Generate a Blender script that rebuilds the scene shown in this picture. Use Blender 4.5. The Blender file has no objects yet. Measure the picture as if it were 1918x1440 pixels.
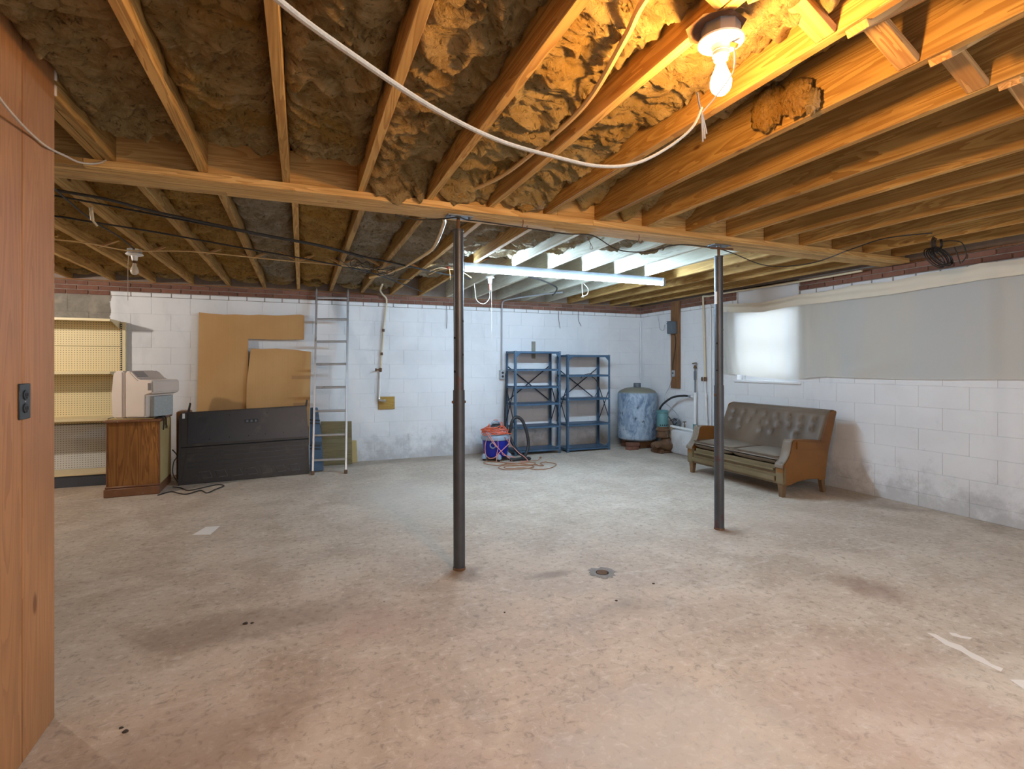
import bpy, bmesh, math, random
import numpy as np
from mathutils import Vector, Matrix, noise
random.seed(7)
PI = math.pi
SC = bpy.context.scene
COL = SC.collection

# ------------------------------------------------------------------ camera, world, lights, exposure
YAW = .3857
cd = bpy.data.cameras.new('camera'); cam = bpy.data.objects.new('camera', cd); COL.objects.link(cam)
cam.location = (0, 0, 1.343); cam.rotation_euler = (PI/2, 0, -YAW)
cd.sensor_width = 36; cd.lens = 970/1918*36; cd.shift_y = -36.5/1918; cd.clip_start = .05; cd.clip_end = 200
SC.camera = cam
wd = bpy.data.worlds.new('overcast_sky'); SC.world = wd; wd.use_nodes = True
bg = wd.node_tree.nodes['Background']; bg.inputs[0].default_value = (.80, .90, 1.0, 1); bg.inputs[1].default_value = 5.5
SC.view_settings.view_transform = 'Standard'; SC.view_settings.look = 'None'
SC.view_settings.gamma = 1; SC.view_settings.use_curve_mapping = False
SC.view_settings.exposure = 0.25
BULB = 900.; TUBE = 205.; BULB2 = 1700.
def area(name, loc, rot, sx, sy, e, col):
    l = bpy.data.lights.new(name, 'AREA'); l.shape = 'RECTANGLE'; l.size = sx; l.size_y = sy; l.energy = e; l.color = col
    o = bpy.data.objects.new(name, l); COL.objects.link(o); o.location = loc; o.rotation_euler = rot
    return o
# two unseen fill lights added behind the camera to brighten the basement
area('rear_fill_light', (2.2, -2.0, 1.25), (PI/2, 0, 0), 4.6, 2.0, 24, (.94, .97, 1))
area('overhead_fill_light', (2.0, -.5, 2.30), (math.radians(24), 0, 0), 3.0, .8, 66, (.92, .96, 1))

# ------------------------------------------------------------------ materials
def nd(nt, t, **k):
    n = nt.nodes.new(t)
    for a, b in k.items(): setattr(n, a, b)
    return n
class Mt:
    def __init__(s, name):
        s.m = bpy.data.materials.new(name); s.m.use_nodes = True; s.nt = s.m.node_tree
        s.b = s.nt.nodes['Principled BSDF']; s.L = s.nt.links.new
    def obj(s, rnd=True):
        tc = nd(s.nt, 'ShaderNodeTexCoord')
        if not rnd: return tc.outputs['Object']
        oi = nd(s.nt, 'ShaderNodeObjectInfo'); mu = nd(s.nt, 'ShaderNodeMath', operation='MULTIPLY'); mu.inputs[1].default_value = 53.7
        s.L(oi.outputs['Random'], mu.inputs[0]); va = nd(s.nt, 'ShaderNodeVectorMath', operation='ADD')
        s.L(tc.outputs['Object'], va.inputs[0]); s.L(mu.outputs[0], va.inputs[1]); return va.outputs[0]
    def pos(s): return nd(s.nt, 'ShaderNodeNewGeometry').outputs['Position']
    def rand(s): return nd(s.nt, 'ShaderNodeObjectInfo').outputs['Random']
    def mp(s, v, sc):
        m = nd(s.nt, 'ShaderNodeMapping'); s.L(v, m.inputs[0]); m.inputs['Scale'].default_value = sc; return m.outputs[0]
    def noise(s, v, sc, det=4, dist=0, ro=.5):
        n = nd(s.nt, 'ShaderNodeTexNoise'); s.L(v, n.inputs['Vector']); n.inputs['Scale'].default_value = sc
        n.inputs['Detail'].default_value = det; n.inputs['Distortion'].default_value = dist; n.inputs['Roughness'].default_value = ro
        return n.outputs['Fac']
    def vor(s, v, sc, f='F1'):
        n = nd(s.nt, 'ShaderNodeTexVoronoi', feature=f); s.L(v, n.inputs['Vector']); n.inputs['Scale'].default_value = sc
        return n.outputs['Distance']
    def ramp(s, f, lo, hi, a=0, b=1):
        n = nd(s.nt, 'ShaderNodeMapRange'); s.L(f, n.inputs[0]); n.interpolation_type = 'SMOOTHSTEP'
        n.inputs[1].default_value = lo; n.inputs[2].default_value = hi; n.inputs[3].default_value = a; n.inputs[4].default_value = b
        return n.outputs[0]
    def mix(s, f, a, b, t='MIX'):
        n = nd(s.nt, 'ShaderNodeMix', data_type='RGBA', blend_type=t)
        for i, x in ((0, f), (6, a), (7, b)):
            if isinstance(x, (tuple, list)): n.inputs[i].default_value = tuple(x)+(1,)*(4-len(x))
            elif isinstance(x, (int, float)): n.inputs[i].default_value = x
            else: s.L(x, n.inputs[i])
        return n.outputs[2]
    def math(s, op, a, b=0.):
        n = nd(s.nt, 'ShaderNodeMath', operation=op)
        for i, x in ((0, a), (1, b)):
            if isinstance(x, (int, float)): n.inputs[i].default_value = x
            else: s.L(x, n.inputs[i])
        return n.outputs[0]
    def sep(s, v):
        n = nd(s.nt, 'ShaderNodeSeparateXYZ'); s.L(v, n.inputs[0]); return n.outputs
    def bump(s, h, st, dist=.01):
        n = nd(s.nt, 'ShaderNodeBump'); s.L(h, n.inputs['Height']); n.inputs['Strength'].default_value = st; n.inputs['Distance'].default_value = dist
        s.L(n.outputs[0], s.b.inputs['Normal'])
    def fin(s, col=None, rough=.6, metal=0., spec=None):
        if col is not None:
            if isinstance(col, tuple): s.b.inputs['Base Color'].default_value = col+(1,)
            else: s.L(col, s.b.inputs['Base Color'])
        if isinstance(rough, (int, float)): s.b.inputs['Roughness'].default_value = rough
        else: s.L(rough, s.b.inputs['Roughness'])
        s.b.inputs['Metallic'].default_value = metal
        if spec is not None: s.b.inputs['Specular IOR Level'].default_value = spec
        return s.m
def sc3(c, f): return tuple(min(1, x*f) for x in c)
def simple(name, c, rough=.6, metal=0., var=.12, vs=6, bump=0., bs=60, dirt=None, ds=5, dlo=.55, dhi=.7, rnd=True, spec=None):
    t = Mt(name); v = t.obj(rnd)
    col = t.mix(t.noise(v, vs, 4), sc3(c, 1-var), sc3(c, 1+var))
    if dirt: col = t.mix(t.ramp(t.noise(v, ds, 6, 1.0, .6), dlo, dhi), col, dirt)
    if bump: t.bump(t.noise(v, bs, 4), bump, .004)
    return t.fin(col, rough, metal, spec)
def wood(name, c1, c2, axis=1, knots=(.16, .06, .02), rough=.75, fine=1., kn=True, rv=.25):
    t = Mt(name); v = t.obj()
    def s(a, l): q = [a, a, a]; q[axis] = l; return tuple(q)
    n1 = t.noise(t.mp(v, s(9, .55)), 1, 3, 1.3)
    w = t.math('FRACT', t.math('MULTIPLY', n1, 9.))
    ring = t.ramp(w, .0, 1.)
    n2 = t.noise(t.mp(v, s(95, 2.2)), 1, 4)
    f = t.math('ADD', t.math('MULTIPLY', ring, .5), t.math('MULTIPLY', n2, .55*fine))
    col = t.mix(t.ramp(f, .15, .95), c1, c2)
    col = t.mix(t.ramp(t.noise(v, 1.6, 3), .35, .7, 0, .5), col, sc3(c2, .8))
    if kn:
        k = t.vor(t.mp(v, s(4.2, 1.7)), 1)
        col = t.mix(t.ramp(k, .035, .085, 1, 0), col, knots)
    hs = nd(t.nt, 'ShaderNodeHueSaturation'); t.L(col, hs.inputs['Color'])
    t.L(t.ramp(t.rand(), 0, 1, 1-rv, 1+rv*.6), hs.inputs['Value']); col = hs.outputs[0]
    t.bump(n2, .25, .002)
    return t.fin(col, rough, 0, .3)
M = {}
M['pine'] = wood('aged_pine_joist', (.66, .42, .145), (.38, .20, .055), 1)
M['pine_x'] = wood('aged_pine_beam', (.74, .50, .21), (.48, .27, .09), 0)
M['pine_z'] = wood('old_pine_board', (.25, .125, .055), (.14, .065, .028), 2)
M['pine_dark'] = wood('dark_pine_header', (.30, .15, .07), (.17, .075, .03), 0)
M['subfloor'] = wood('subfloor_boards', (.17, .09, .04), (.09, .045, .02), 0)
M['bridge'] = wood('pine_bridging', (.72, .46, .21), (.44, .23, .09), 0, rv=.15)
M['bridge_v'] = wood('pine_bridging_wide', (.74, .48, .22), (.40, .21, .08), 0, rv=.15)
M['ply_green'] = wood('weathered_plywood', (.24, .195, .10), (.16, .12, .055), 0, kn=False, rv=.1)
M['ply_yel'] = wood('yellow_plywood', (.42, .27, .07), (.33, .19, .045), 0, kn=False, rv=.1)
M['panelwood'] = wood('fir_panel_veneer', (.45, .225, .095), (.33, .155, .065), 2, (.2, .08, .03), .42, .6, rv=.05)
M['walnut'] = wood('walnut_veneer', (.37, .165, .045), (.17, .066, .018), 2, rough=.38, kn=False, rv=.05)
M['walnut_edge'] = simple('walnut_edge', (.19, .08, .035), .45, var=.3, vs=20, dirt=(.35, .26, .2), ds=25, dlo=.62, dhi=.72)
M['fiberboard'] = simple('raw_fiberboard', (.47, .35, .15), .85, var=.1)

def floor_mat():
    t = Mt('worn_concrete'); v = t.pos()
    big = t.noise(v, .55, 4, .6); med = t.noise(v, 2.3, 6, .8, .62); fn = t.noise(v, 26, 8, .6, .7); st = t.noise(t.mp(v, (2.2, 7, 1)), 1.6, 8, 1.6, .68)
    col = t.mix(t.ramp(med, .32, .68), (.45, .362, .28), (.59, .50, .405))
    col = t.mix(t.ramp(big, .56, .74, 0, .4), col, (.56, .43, .36))
    col = t.mix(t.ramp(st, .52, .70, 0, .5), col, (.66, .60, .53))
    col = t.mix(t.ramp(st, .28, .42, .4, 0), col, (.30, .24, .19))
    col = t.mix(t.ramp(fn, .52, .66, 0, .55), col, (.24, .19, .15))
    col = t.mix(t.ramp(fn, .32, .47, .5, 0), col, (.72, .66, .59))
    col = t.mix(t.ramp(t.vor(v, 3.1), .010, .022, .8, 0), col, (.09, .07, .06))
    # old stains, plus darker and paler patches, some along walls and post feet
    for x, y, rx, ry, c, a in ((-.15, 3.0, .62, .22, (.24, .175, .135), .5), (.33, 2.75, .22, .25, (.42, .29, .25), .35),
                               (1.50, 2.98, .16, .06, (.24, .19, .16), .6), (1.72, 2.42, .2, .12, (.27, .22, .18), .4), (.5, 1.45, .28, .4, (.50, .38, .34), .3),
                               (3.15, 2.05, .16, .2, (.27, .16, .12), .5), (3.9, 3.4, .9, .5, (.52, .40, .31), .35), (2.2, 1.35, .5, .5, (.46, .33, .28), .4),
                               (-.35, 2.1, .4, .3, (.27, .19, .14), .45), (5.2, 4.6, .25, 2.2, (.22, .16, .12), .5), (2.6, 7.3, 3.2, .22, (.30, .24, .19), .5),
                               (1.3, 1.5, .45, .35, (.60, .55, .49), .45), (1.0, 5.2, .5, .9, (.60, .54, .47), .45), (.96, 3.2, .12, .16, (.17, .12, .09), .6), (3.22, 3.22, .16, .1, (.2, .14, .1), .5)):
        va = nd(t.nt, 'ShaderNodeVectorMath', operation='SUBTRACT'); t.L(v, va.inputs[0]); va.inputs[1].default_value = (x, y, 0)
        le = nd(t.nt, 'ShaderNodeVectorMath', operation='LENGTH'); t.L(t.mp(va.outputs[0], (1/rx, 1/ry, 0)), le.inputs[0])
        d = t.math('ADD', le.outputs['Value'], t.math('MULTIPLY', t.math('SUBTRACT', med, .5), 1.6))
        col = t.mix(t.ramp(d, .35, 1.25, a, 0), col, c)
    t.bump(t.math('ADD', fn, med), .35, .004)
    return t.fin(col, t.ramp(med, .3, .7, .55, .8), 0, .35)
M['floor'] = floor_mat()
def paint_mat():
    t = Mt('white_painted_block'); v = t.pos(); x, y, z = t.sep(v)
    n = t.noise(v, 1.1, 5, .6, .6); n2 = t.noise(v, 4.5, 9, .15, .75); nf = t.noise(v, 38, 6)
    col = t.mix(t.ramp(n, .35, .7), (.76, .765, .775), (.68, .685, .695))
    col = t.mix(t.ramp(t.noise(t.mp(v, (1.6, 1.6, .5)), 1.5, 6, .4, .6), .57, .72, 0, .45), col, (.50, .51, .53))
    # scuffs and damp near the floor
    damp = t.ramp(t.math('ADD', z, t.math('MULTIPLY', n2, -1.3)), -.68, -.25, .55, 0)
    col = t.mix(damp, col, (.30, .295, .29))
    col = t.mix(t.math('MULTIPLY', t.ramp(n2, .62, .72), t.ramp(z, .4, 1.0, .45, .08)), col, (.25, .25, .26))
    # darker low down in the corner behind the pressure tank
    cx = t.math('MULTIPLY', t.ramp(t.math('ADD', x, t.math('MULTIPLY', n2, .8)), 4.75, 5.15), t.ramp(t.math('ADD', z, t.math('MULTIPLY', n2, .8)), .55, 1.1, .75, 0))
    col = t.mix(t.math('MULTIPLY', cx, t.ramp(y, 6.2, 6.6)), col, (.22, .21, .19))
    # unpainted grey block beyond the paint line at the far left
    edge = t.math('ADD', x, t.math('MULTIPLY', t.noise(v, 14, 4), .07))
    raw = t.mix(t.ramp(n2, .35, .65), (.19, .165, .13), (.27, .24, .195))
    raw = t.mix(t.ramp(t.noise(v, 3.3, 4, .5), .55, .7, 0, .5), raw, (.40, .35, .27))
    col = t.mix(t.ramp(edge, -2.065, -2.055), raw, col)
    t.bump(t.math('ADD', t.math('MULTIPLY', nf, .7), n2), .35, .005)
    return t.fin(col, .6, 0, .3)
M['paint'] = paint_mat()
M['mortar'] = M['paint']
def brick_mat():
    t = Mt('red_brick'); v = t.obj()
    col = t.mix(t.noise(v, 20, 5), (.16, .072, .048), (.26, .125, .088))
    hs = nd(t.nt, 'ShaderNodeHueSaturation'); t.L(col, hs.inputs['Color']); t.L(t.ramp(t.rand(), 0, 1, .75, 1.15), hs.inputs['Value'])
    t.bump(t.noise(v, 90, 4), .4, .002); return t.fin(hs.outputs[0], .85, 0, .2)
M['brick'] = brick_mat()
M['brick_mortar'] = simple('grey_mortar', (.28, .22, .18), .9, var=.25, vs=20)
def insul_mat(name, a, b, c, d):
    t = Mt(name); v = t.obj()
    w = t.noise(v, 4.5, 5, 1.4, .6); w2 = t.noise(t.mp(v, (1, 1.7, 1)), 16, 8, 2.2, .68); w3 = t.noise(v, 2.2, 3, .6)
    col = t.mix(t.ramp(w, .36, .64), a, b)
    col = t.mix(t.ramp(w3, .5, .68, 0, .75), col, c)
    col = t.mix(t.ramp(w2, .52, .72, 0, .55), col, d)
    col = t.mix(t.ramp(w2, .32, .47, .85, 0), col, sc3(a, .28))  # crevice shade painted in where the bump height is low
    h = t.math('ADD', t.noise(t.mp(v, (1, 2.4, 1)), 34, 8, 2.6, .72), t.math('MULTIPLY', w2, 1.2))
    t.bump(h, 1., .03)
    return t.fin(col, .95, 0, .1)
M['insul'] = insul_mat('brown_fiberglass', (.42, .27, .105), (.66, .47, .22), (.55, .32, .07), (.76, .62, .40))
M['insul_y'] = insul_mat('amber_glow_fiberglass', (.62, .35, .11), (.80, .50, .16), (.66, .34, .06), (.82, .64, .38))  # warm lamp glow put into the colour, mainly for the far bays
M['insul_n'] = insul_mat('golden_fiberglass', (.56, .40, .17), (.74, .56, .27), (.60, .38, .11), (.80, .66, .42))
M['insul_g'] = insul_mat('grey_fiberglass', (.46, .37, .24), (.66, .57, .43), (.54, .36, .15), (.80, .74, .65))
M['dirty_steel'] = simple('dark_post_steel', (.085, .092, .105), .42, .6, .35, 7, .1, 40, (.12, .035, .028), 3.2, .62, .72)
M['plate_steel'] = simple('plate_steel', (.20, .23, .27), .45, .7, .2)
M['rust'] = simple('rusty_iron', (.16, .085, .045), .85, .3, .4, 18, .5, 60, (.30, .24, .18), 8)
M['black'] = simple('black_rubber', (.018, .018, .02), .55, 0, .2)
M['hole'] = simple('black_void', (.006, .006, .007), .9, 0, 0)
M['blackwire'] = simple('black_cable', (.022, .018, .016), .6, 0, .2)
M['tg'] = simple('black_tailgate_paint', (.020, .022, .029), .36, .2, .25, 3, .05, 80, (.045, .042, .04), 4, .55, .75)
M['tg_low'] = simple('dull_black_steel', (.025, .022, .022), .45, .2, .25, 3, .05, 80, (.055, .046, .038), 5, .5, .75)
M['tg_edge'] = simple('scuffed_edge', (.13, .125, .12), .5, .3, .2)
M['chrome'] = simple('bright_metal', (.62, .63, .65), .28, .95, .08)
M['alu'] = simple('ladder_aluminium', (.60, .60, .61), .42, .85, .12, 8, .05, 80, (.42, .38, .33), 6, .58, .72)
M['blue_steel'] = simple('blue_painted_steel', (.062, .120, .195), .42, .25, .2, 5, 0, 0, (.14, .18, .23), 7, .6, .75)
M['blue_dark'] = simple('dark_strap_steel', (.028, .035, .055), .5, .4, .2)
M['bluepanel'] = simple('dusty_blue_panel', (.05, .105, .18), .5, .1, .3, 6)
M['vacblue'] = simple('cobalt_plastic', (.006, .012, .26), .32, 0, .1)
M['vacgrey'] = simple('grey_blue_plastic', (.24, .30, .38), .45, 0, .12)
M['cord_o'] = simple('orange_cord', (.72, .13, .05), .5, 0, .15, 8)
M['cord_p'] = simple('pinkish_orange_cord', (.66, .25, .20), .5, 0, .2, 8)
M['cord_b'] = simple('brown_dusty_cord', (.33, .16, .085), .6, 0, .25, 8)
M['rope'] = simple('offwhite_cotton_string', (.50, .44, .37), .85, 0, .15, 60, .5, 200)
M['white_plastic'] = simple('white_porcelain', (.78, .77, .75), .35, 0, .04)
M['cream'] = simple('cream_pipe', (.66, .56, .38), .5, 0, .12, 9, 0, 0, (.30, .15, .08), 9, .66, .74)
M['cable_y'] = simple('yellowed_cable_jacket', (.66, .46, .22), .5, 0, .12)
M['pvc'] = simple('white_pvc', (.72, .74, .74), .4, 0, .06)
M['greypipe'] = simple('grey_conduit', (.42, .45, .48), .4, .4, .1)
M['elec'] = simple('grey_electrical_box', (.13, .155, .18), .5, .4, .15)
M['brass'] = simple('aged_brass', (.35, .22, .08), .4, .8, .2)
M['teal'] = simple('teal_motor_paint', (.095, .215, .225), .45, .1, .12)
M['beige'] = simple('beige_plastic', (.70, .61, .54), .45, 0, .04)
M['beige_dark'] = simple('vent_shadow_plastic', (.30, .28, .27), .6, 0, .05)
M['board_green'] = simple('monitor_rear_plate', (.40, .43, .43), .6, 0, .2, 40)
M['creamshelf'] = simple('cream_shelf_enamel', (.74, .62, .37), .42, 0, .06, 3, 0, 0, (.55, .43, .25), 5, .6, .8)
M['kick'] = simple('dark_kickplate', (.075, .085, .105), .45, .2, .2)
M['gum'] = simple('pale_tape', (.75, .76, .76), .6)
M['paper'] = simple('white_paper', (.78, .75, .71), .8, 0, .05)
M['scrape'] = simple('white_paint_residue', (.70, .64, .58), .8, 0, .1)
M['deb'] = simple('dark_crumb', (.05, .035, .025), .9, 0, .3)
M['woodblock'] = simple('weathered_block', (.17, .085, .04), .9, 0, .4, 14)
def pegboard():
    t = Mt('cream_pegboard'); v = t.pos(); x, y, z = t.sep(v)
    fx = t.math('SUBTRACT', t.math('FRACT', t.math('MULTIPLY', x, 1/.0254)), .5); fz = t.math('SUBTRACT', t.math('FRACT', t.math('MULTIPLY', z, 1/.0254)), .5)
    d = t.math('SQRT', t.math('ADD', t.math('MULTIPLY', fx, fx), t.math('MULTIPLY', fz, fz)))
    # lower panel is off-white, the ones above cream
    base = t.mix(t.ramp(z, .655, .665), (.66, .66, .64), (.76, .63, .35))
    col = t.mix(t.ramp(d, .14, .20, 1, 0), base, (.10, .07, .045))
    return t.fin(col, .55)
M['peg'] = pegboard()
def slot():
    t = Mt('slotted_upright'); x, y, z = t.sep(t.pos())
    f = t.math('FRACT', t.math('MULTIPLY', z, 1/.0254)); m_ = t.math('GREATER_THAN', f, .42)
    col = t.mix(m_, (.70, .58, .34), (.02, .02, .02)); return t.fin(col, .5)
M['slot'] = slot()
def cardboard():
    t = Mt('corrugated_cardboard'); v = t.pos()
    col = t.mix(t.ramp(t.noise(v, 1.3, 4), .35, .65), (.50, .285, .115), (.56, .335, .145))
    col = t.mix(t.ramp(t.noise(t.mp(v, (130, 1, .6)), 1, 2), .3, .7, 0, .10), col, (.40, .22, .09))
    return t.fin(col, .8, 0, .15)
M['card'] = cardboard()
def tank_mat():
    t = Mt('peeling_blue_grey_tank'); v = t.pos()
    n = t.noise(t.mp(v, (1, 1, .5)), 7, 9, 1.4, .7); n2 = t.noise(v, 3.2, 5, .6); x, y, z = t.sep(v)
    col = t.mix(t.ramp(n, .35, .62), (.13, .20, .30), (.36, .45, .55))
    col = t.mix(t.ramp(n2, .52, .66, 0, .7), col, (.50, .58, .66))
    col = t.mix(t.math('MULTIPLY', t.ramp(t.noise(t.mp(v, (1, 1, .7)), 13, 8, 1.2, .7), .57, .63), t.ramp(z, .95, .6, 0, 1)), col, (.045, .045, .05))
    col = t.mix(t.ramp(t.math('ADD', z, t.math('MULTIPLY', n, .05)), .905, .935), col, (.23, .215, .16))
    col = t.mix(t.ramp(z, .10, .20, .6, 0), col, (.15, .12, .10))
    t.bump(n, .4, .004); return t.fin(col, .6, .1)
M['tank'] = tank_mat()
def leather(name, c1, c2, c3):
    t = Mt(name); v = t.pos(); n = t.noise(v, 2.6, 3, .3, .5); n2 = t.noise(v, 1.7, 2)
    col = t.mix(t.ramp(n, .35, .65), c1, c2); col = t.mix(t.ramp(n2, .5, .7, 0, .6), col, c3)
    t.bump(t.math('ADD', t.vor(v, 160), t.noise(v, 12, 3)), .25, .002)
    return t.fin(col, t.ramp(n, .3, .7, .42, .55), 0, .4)
M['leather'] = leather('worn_brown_leather', (.105, .070, .045), (.150, .104, .068), (.135, .088, .048))
M['leather_seat'] = leather('faded_seat_leather', (.17, .130, .095), (.215, .17, .125), (.15, .11, .07))
M['leather_olive'] = leather('olive_rail_leather', (.14, .10, .048), (.19, .14, .074), (.11, .07, .032))
M['leather_side'] = leather('tan_side_leather', (.18, .068, .010), (.23, .098, .020), (.11, .040, .007))
M['sofaleg'] = simple('worn_sofa_leg', (.16, .09, .04), .55, 0, .3, 12)
def sheet_mat():
    t = Mt('thin_cotton_sheet'); v = t.pos(); x, y, z = t.sep(v)
    col = t.mix(t.ramp(t.noise(t.mp(v, (1, 1.6, .25)), 1.2, 4), .35, .65), (.66, .67, .65), (.71, .68, .61))
    out = t.nt.nodes['Material Output']
    t.fin(col, .85, 0, .1)
    tr = nd(t.nt, 'ShaderNodeBsdfTranslucent'); t.L(col, tr.inputs[0])
    mx = nd(t.nt, 'ShaderNodeMixShader'); mx.inputs[0].default_value = .30
    t.L(t.b.outputs[0], mx.inputs[1]); t.L(tr.outputs[0], mx.inputs[2]); t.L(mx.outputs[0], out.inputs[0])
    return t.m
M['sheet'] = sheet_mat()
M['hem'] = simple('doubled_sheet_hem', (.70, .64, .52), .85, 0, .06, 3)
M['glass'] = Mt('frosted_window_film').m
_b = M['glass'].node_tree.nodes['Principled BSDF']; _b.inputs['Base Color'].default_value = (.86, .91, .97, 1); _b.inputs['Roughness'].default_value = .6
_b.inputs['Transmission Weight'].default_value = 1.0; _b.inputs['IOR'].default_value = 1.1
M['sash'] = simple('white_window_frame', (.70, .72, .75), .5, 0, .05)
def emis(name, col, st):
    m = bpy.data.materials.new(name); m.use_nodes = True; b = m.node_tree.nodes['Principled BSDF']
    b.inputs['Base Color'].default_value = (.9, .9, .9, 1); b.inputs['Emission Color'].default_value = col+(1,); b.inputs['Emission Strength'].default_value = st
    return m
M['bulb'] = emis('lit_bulb_glass', (1, .50, .13), BULB)
M['bulb2'] = emis('lit_cool_bulb_glass', (1, .92, .83), BULB2)
M['tube'] = emis('lit_fluorescent_tube', (.54, .77, 1), TUBE)
M['bulb_off'] = simple('unlit_frosted_bulb', (.70, .62, .50), .25, 0, .03)
M['fixture'] = simple('white_fixture_enamel', (.20, .23, .27), .45, 0, .06)

# ------------------------------------------------------------------ geometry helpers
WL = {}
def wloc(o): return WL.get(o.name, Vector((0, 0, 0)))
class MB:
    def __init__(s): s.v = []; s.f = []; s.mi = []
    def add(s, vs, fs, mi=0):
        n = len(s.v); s.v += [tuple(v) for v in vs]; s.f += [tuple(i+n for i in f) for f in fs]; s.mi += [mi]*len(fs); return s
    def bm(s, b, mi=0, mat=None):
        b.verts.ensure_lookup_table(); b.verts.index_update()
        vs = [(mat @ v.co if mat else v.co.copy()) for v in b.verts]; s.add(vs, [[v.index for v in f.verts] for f in b.faces], mi); b.free(); return s
    def box(s, x0, x1, y0, y1, z0, z1, bev=0, mat=None, mi=0):
        if not bev:
            vs = [Vector((x, y, z)) for x in (x0, x1) for y in (y0, y1) for z in (z0, z1)]
            if mat: vs = [mat @ v for v in vs]
            return s.add(vs, [(0, 1, 3, 2), (4, 6, 7, 5), (0, 4, 5, 1), (2, 3, 7, 6), (0, 2, 6, 4), (1, 5, 7, 3)], mi)
        b = bmesh.new(); bmesh.ops.create_cube(b, size=1)
        for v in b.verts: v.co = Vector((x0+(v.co.x+.5)*(x1-x0), y0+(v.co.y+.5)*(y1-y0), z0+(v.co.z+.5)*(z1-z0)))
        bmesh.ops.bevel(b, geom=b.edges[:], offset=bev, segments=2 if bev > .008 else 1, affect='EDGES')
        return s.bm(b, mi, mat)
    def tube(s, pts, r, n=8, closed=False, mi=0, cap=True):
        pts = [Vector(p) for p in pts]; m = len(pts); rr = r if isinstance(r, (list, tuple)) else [r]*m
        vs = []; fs = []; up = None
        for i, p in enumerate(pts):
            a = pts[i-1] if (i or closed) else p; c = pts[(i+1) % m] if (i < m-1 or closed) else p
            t = (c-a); t = t.normalized() if t.length > 1e-9 else Vector((0, 0, 1))
            if up is None: up = Vector((0, 0, 1)) if abs(t.z) < .9 else Vector((1, 0, 0))
            u = (up - t*up.dot(t)); u = u.normalized() if u.length > 1e-6 else t.orthogonal().normalized(); w = t.cross(u); up = u
            for k in range(n):
                a_ = 2*PI*k/n; vs.append(p + (u*math.cos(a_)+w*math.sin(a_))*rr[i])
        for i in range(m if closed else m-1):
            j = (i+1) % m
            for k in range(n): l = (k+1) % n; fs.append((i*n+k, i*n+l, j*n+l, j*n+k))
        if cap and not closed: fs.append(tuple(range(n))[::-1]); fs.append(tuple((m-1)*n+k for k in range(n)))
        return s.add(vs, fs, mi)
    def lathe(s, prof, c, n=24, mat=None, mi=0, axis=None):
        vs = []; fs = []; m = len(prof); c = Vector(c)
        R = Vector((0, 0, 1)).rotation_difference(Vector(axis).normalized()).to_matrix() if axis else Matrix.Identity(3)
        for r, z in prof:
            for k in range(n): a = 2*PI*k/n; vs.append(c + R @ Vector((r*math.cos(a), r*math.sin(a), z)))
        for i in range(m-1):
            for k in range(n): l = (k+1) % n; fs.append((i*n+k, i*n+l, (i+1)*n+l, (i+1)*n+k))
        if prof[0][0] > 1e-4: fs.append(tuple(range(n))[::-1])
        if prof[-1][0] > 1e-4: fs.append(tuple((m-1)*n+k for k in range(n)))
        return s.add(vs, fs, mi)
    def prism(s, outl, f, t0, t1, bev=0, mi=0):
        """outl: 2D points; f(a,b,t)->world"""
        n = len(outl); b = bmesh.new()
        A = [b.verts.new(f(p[0], p[1], t0)) for p in outl]; B = [b.verts.new(f(p[0], p[1], t1)) for p in outl]
        b.faces.new(A[::-1]); b.faces.new(B)
        for i in range(n): j = (i+1) % n; b.faces.new((A[i], A[j], B[j], B[i]))
        bmesh.ops.recalc_face_normals(b, faces=b.faces[:])
        if bev: bmesh.ops.bevel(b, geom=[e for e in b.edges if e.calc_face_angle(0) > .4], offset=bev, segments=2, affect='EDGES', clamp_overlap=True)
        return s.bm(b, mi)
    def grid(s, fn, nu, nv, mi=0):
        vs = [fn(i/nu, j/nv) for i in range(nu+1) for j in range(nv+1)]; w = nv+1
        return s.add(vs, [(i*w+j, (i+1)*w+j, (i+1)*w+j+1, i*w+j+1) for i in range(nu) for j in range(nv)], mi)
    def build(s, name, mat, parent=None, loc=None, flat=False, ang=40):
        me = bpy.data.meshes.new(name)
        if loc is None:
            a = np.array([tuple(v) for v in s.v]); mn, mx = a.min(0), a.max(0); loc = ((mn[0]+mx[0])/2, (mn[1]+mx[1])/2, mn[2])
        L = Vector(loc); me.from_pydata([tuple(Vector(v)-L) for v in s.v], [], s.f)
        for q in (mat if isinstance(mat, (list, tuple)) else [mat]): me.materials.append(M[q] if isinstance(q, str) else q)
        me.polygons.foreach_set('material_index', s.mi)
        b = bmesh.new(); b.from_mesh(me); bmesh.ops.recalc_face_normals(b, faces=b.faces[:]); b.to_mesh(me); b.free()
        if not flat: me.polygons.foreach_set('use_smooth', [True]*len(me.polygons)); me.set_sharp_from_angle(angle=math.radians(ang))
        me.update()
        o = bpy.data.objects.new(name, me); COL.objects.link(o); WL[o.name] = L
        o.location = L - (wloc(parent) if parent else Vector((0, 0, 0)))
        if parent: o.parent = parent
        return o
def thing(name, label, cat, loc=(0, 0, 0), group=None):
    o = bpy.data.objects.new(name, None); COL.objects.link(o); o.empty_display_size = .1
    o.location = loc; WL[o.name] = Vector(loc); return tag(o, label, cat, group)
def tag(o, label, cat, group=None):
    o['label'] = label; o['category'] = cat
    if group: o['group'] = group
    return o
def struct(o): o['kind'] = 'structure'; return o
def inst(me, name, loc, parent):
    o = bpy.data.objects.new(name, me); COL.objects.link(o); WL[o.name] = Vector(loc); o.parent = parent; o.location = Vector(loc)-wloc(parent); return o
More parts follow.
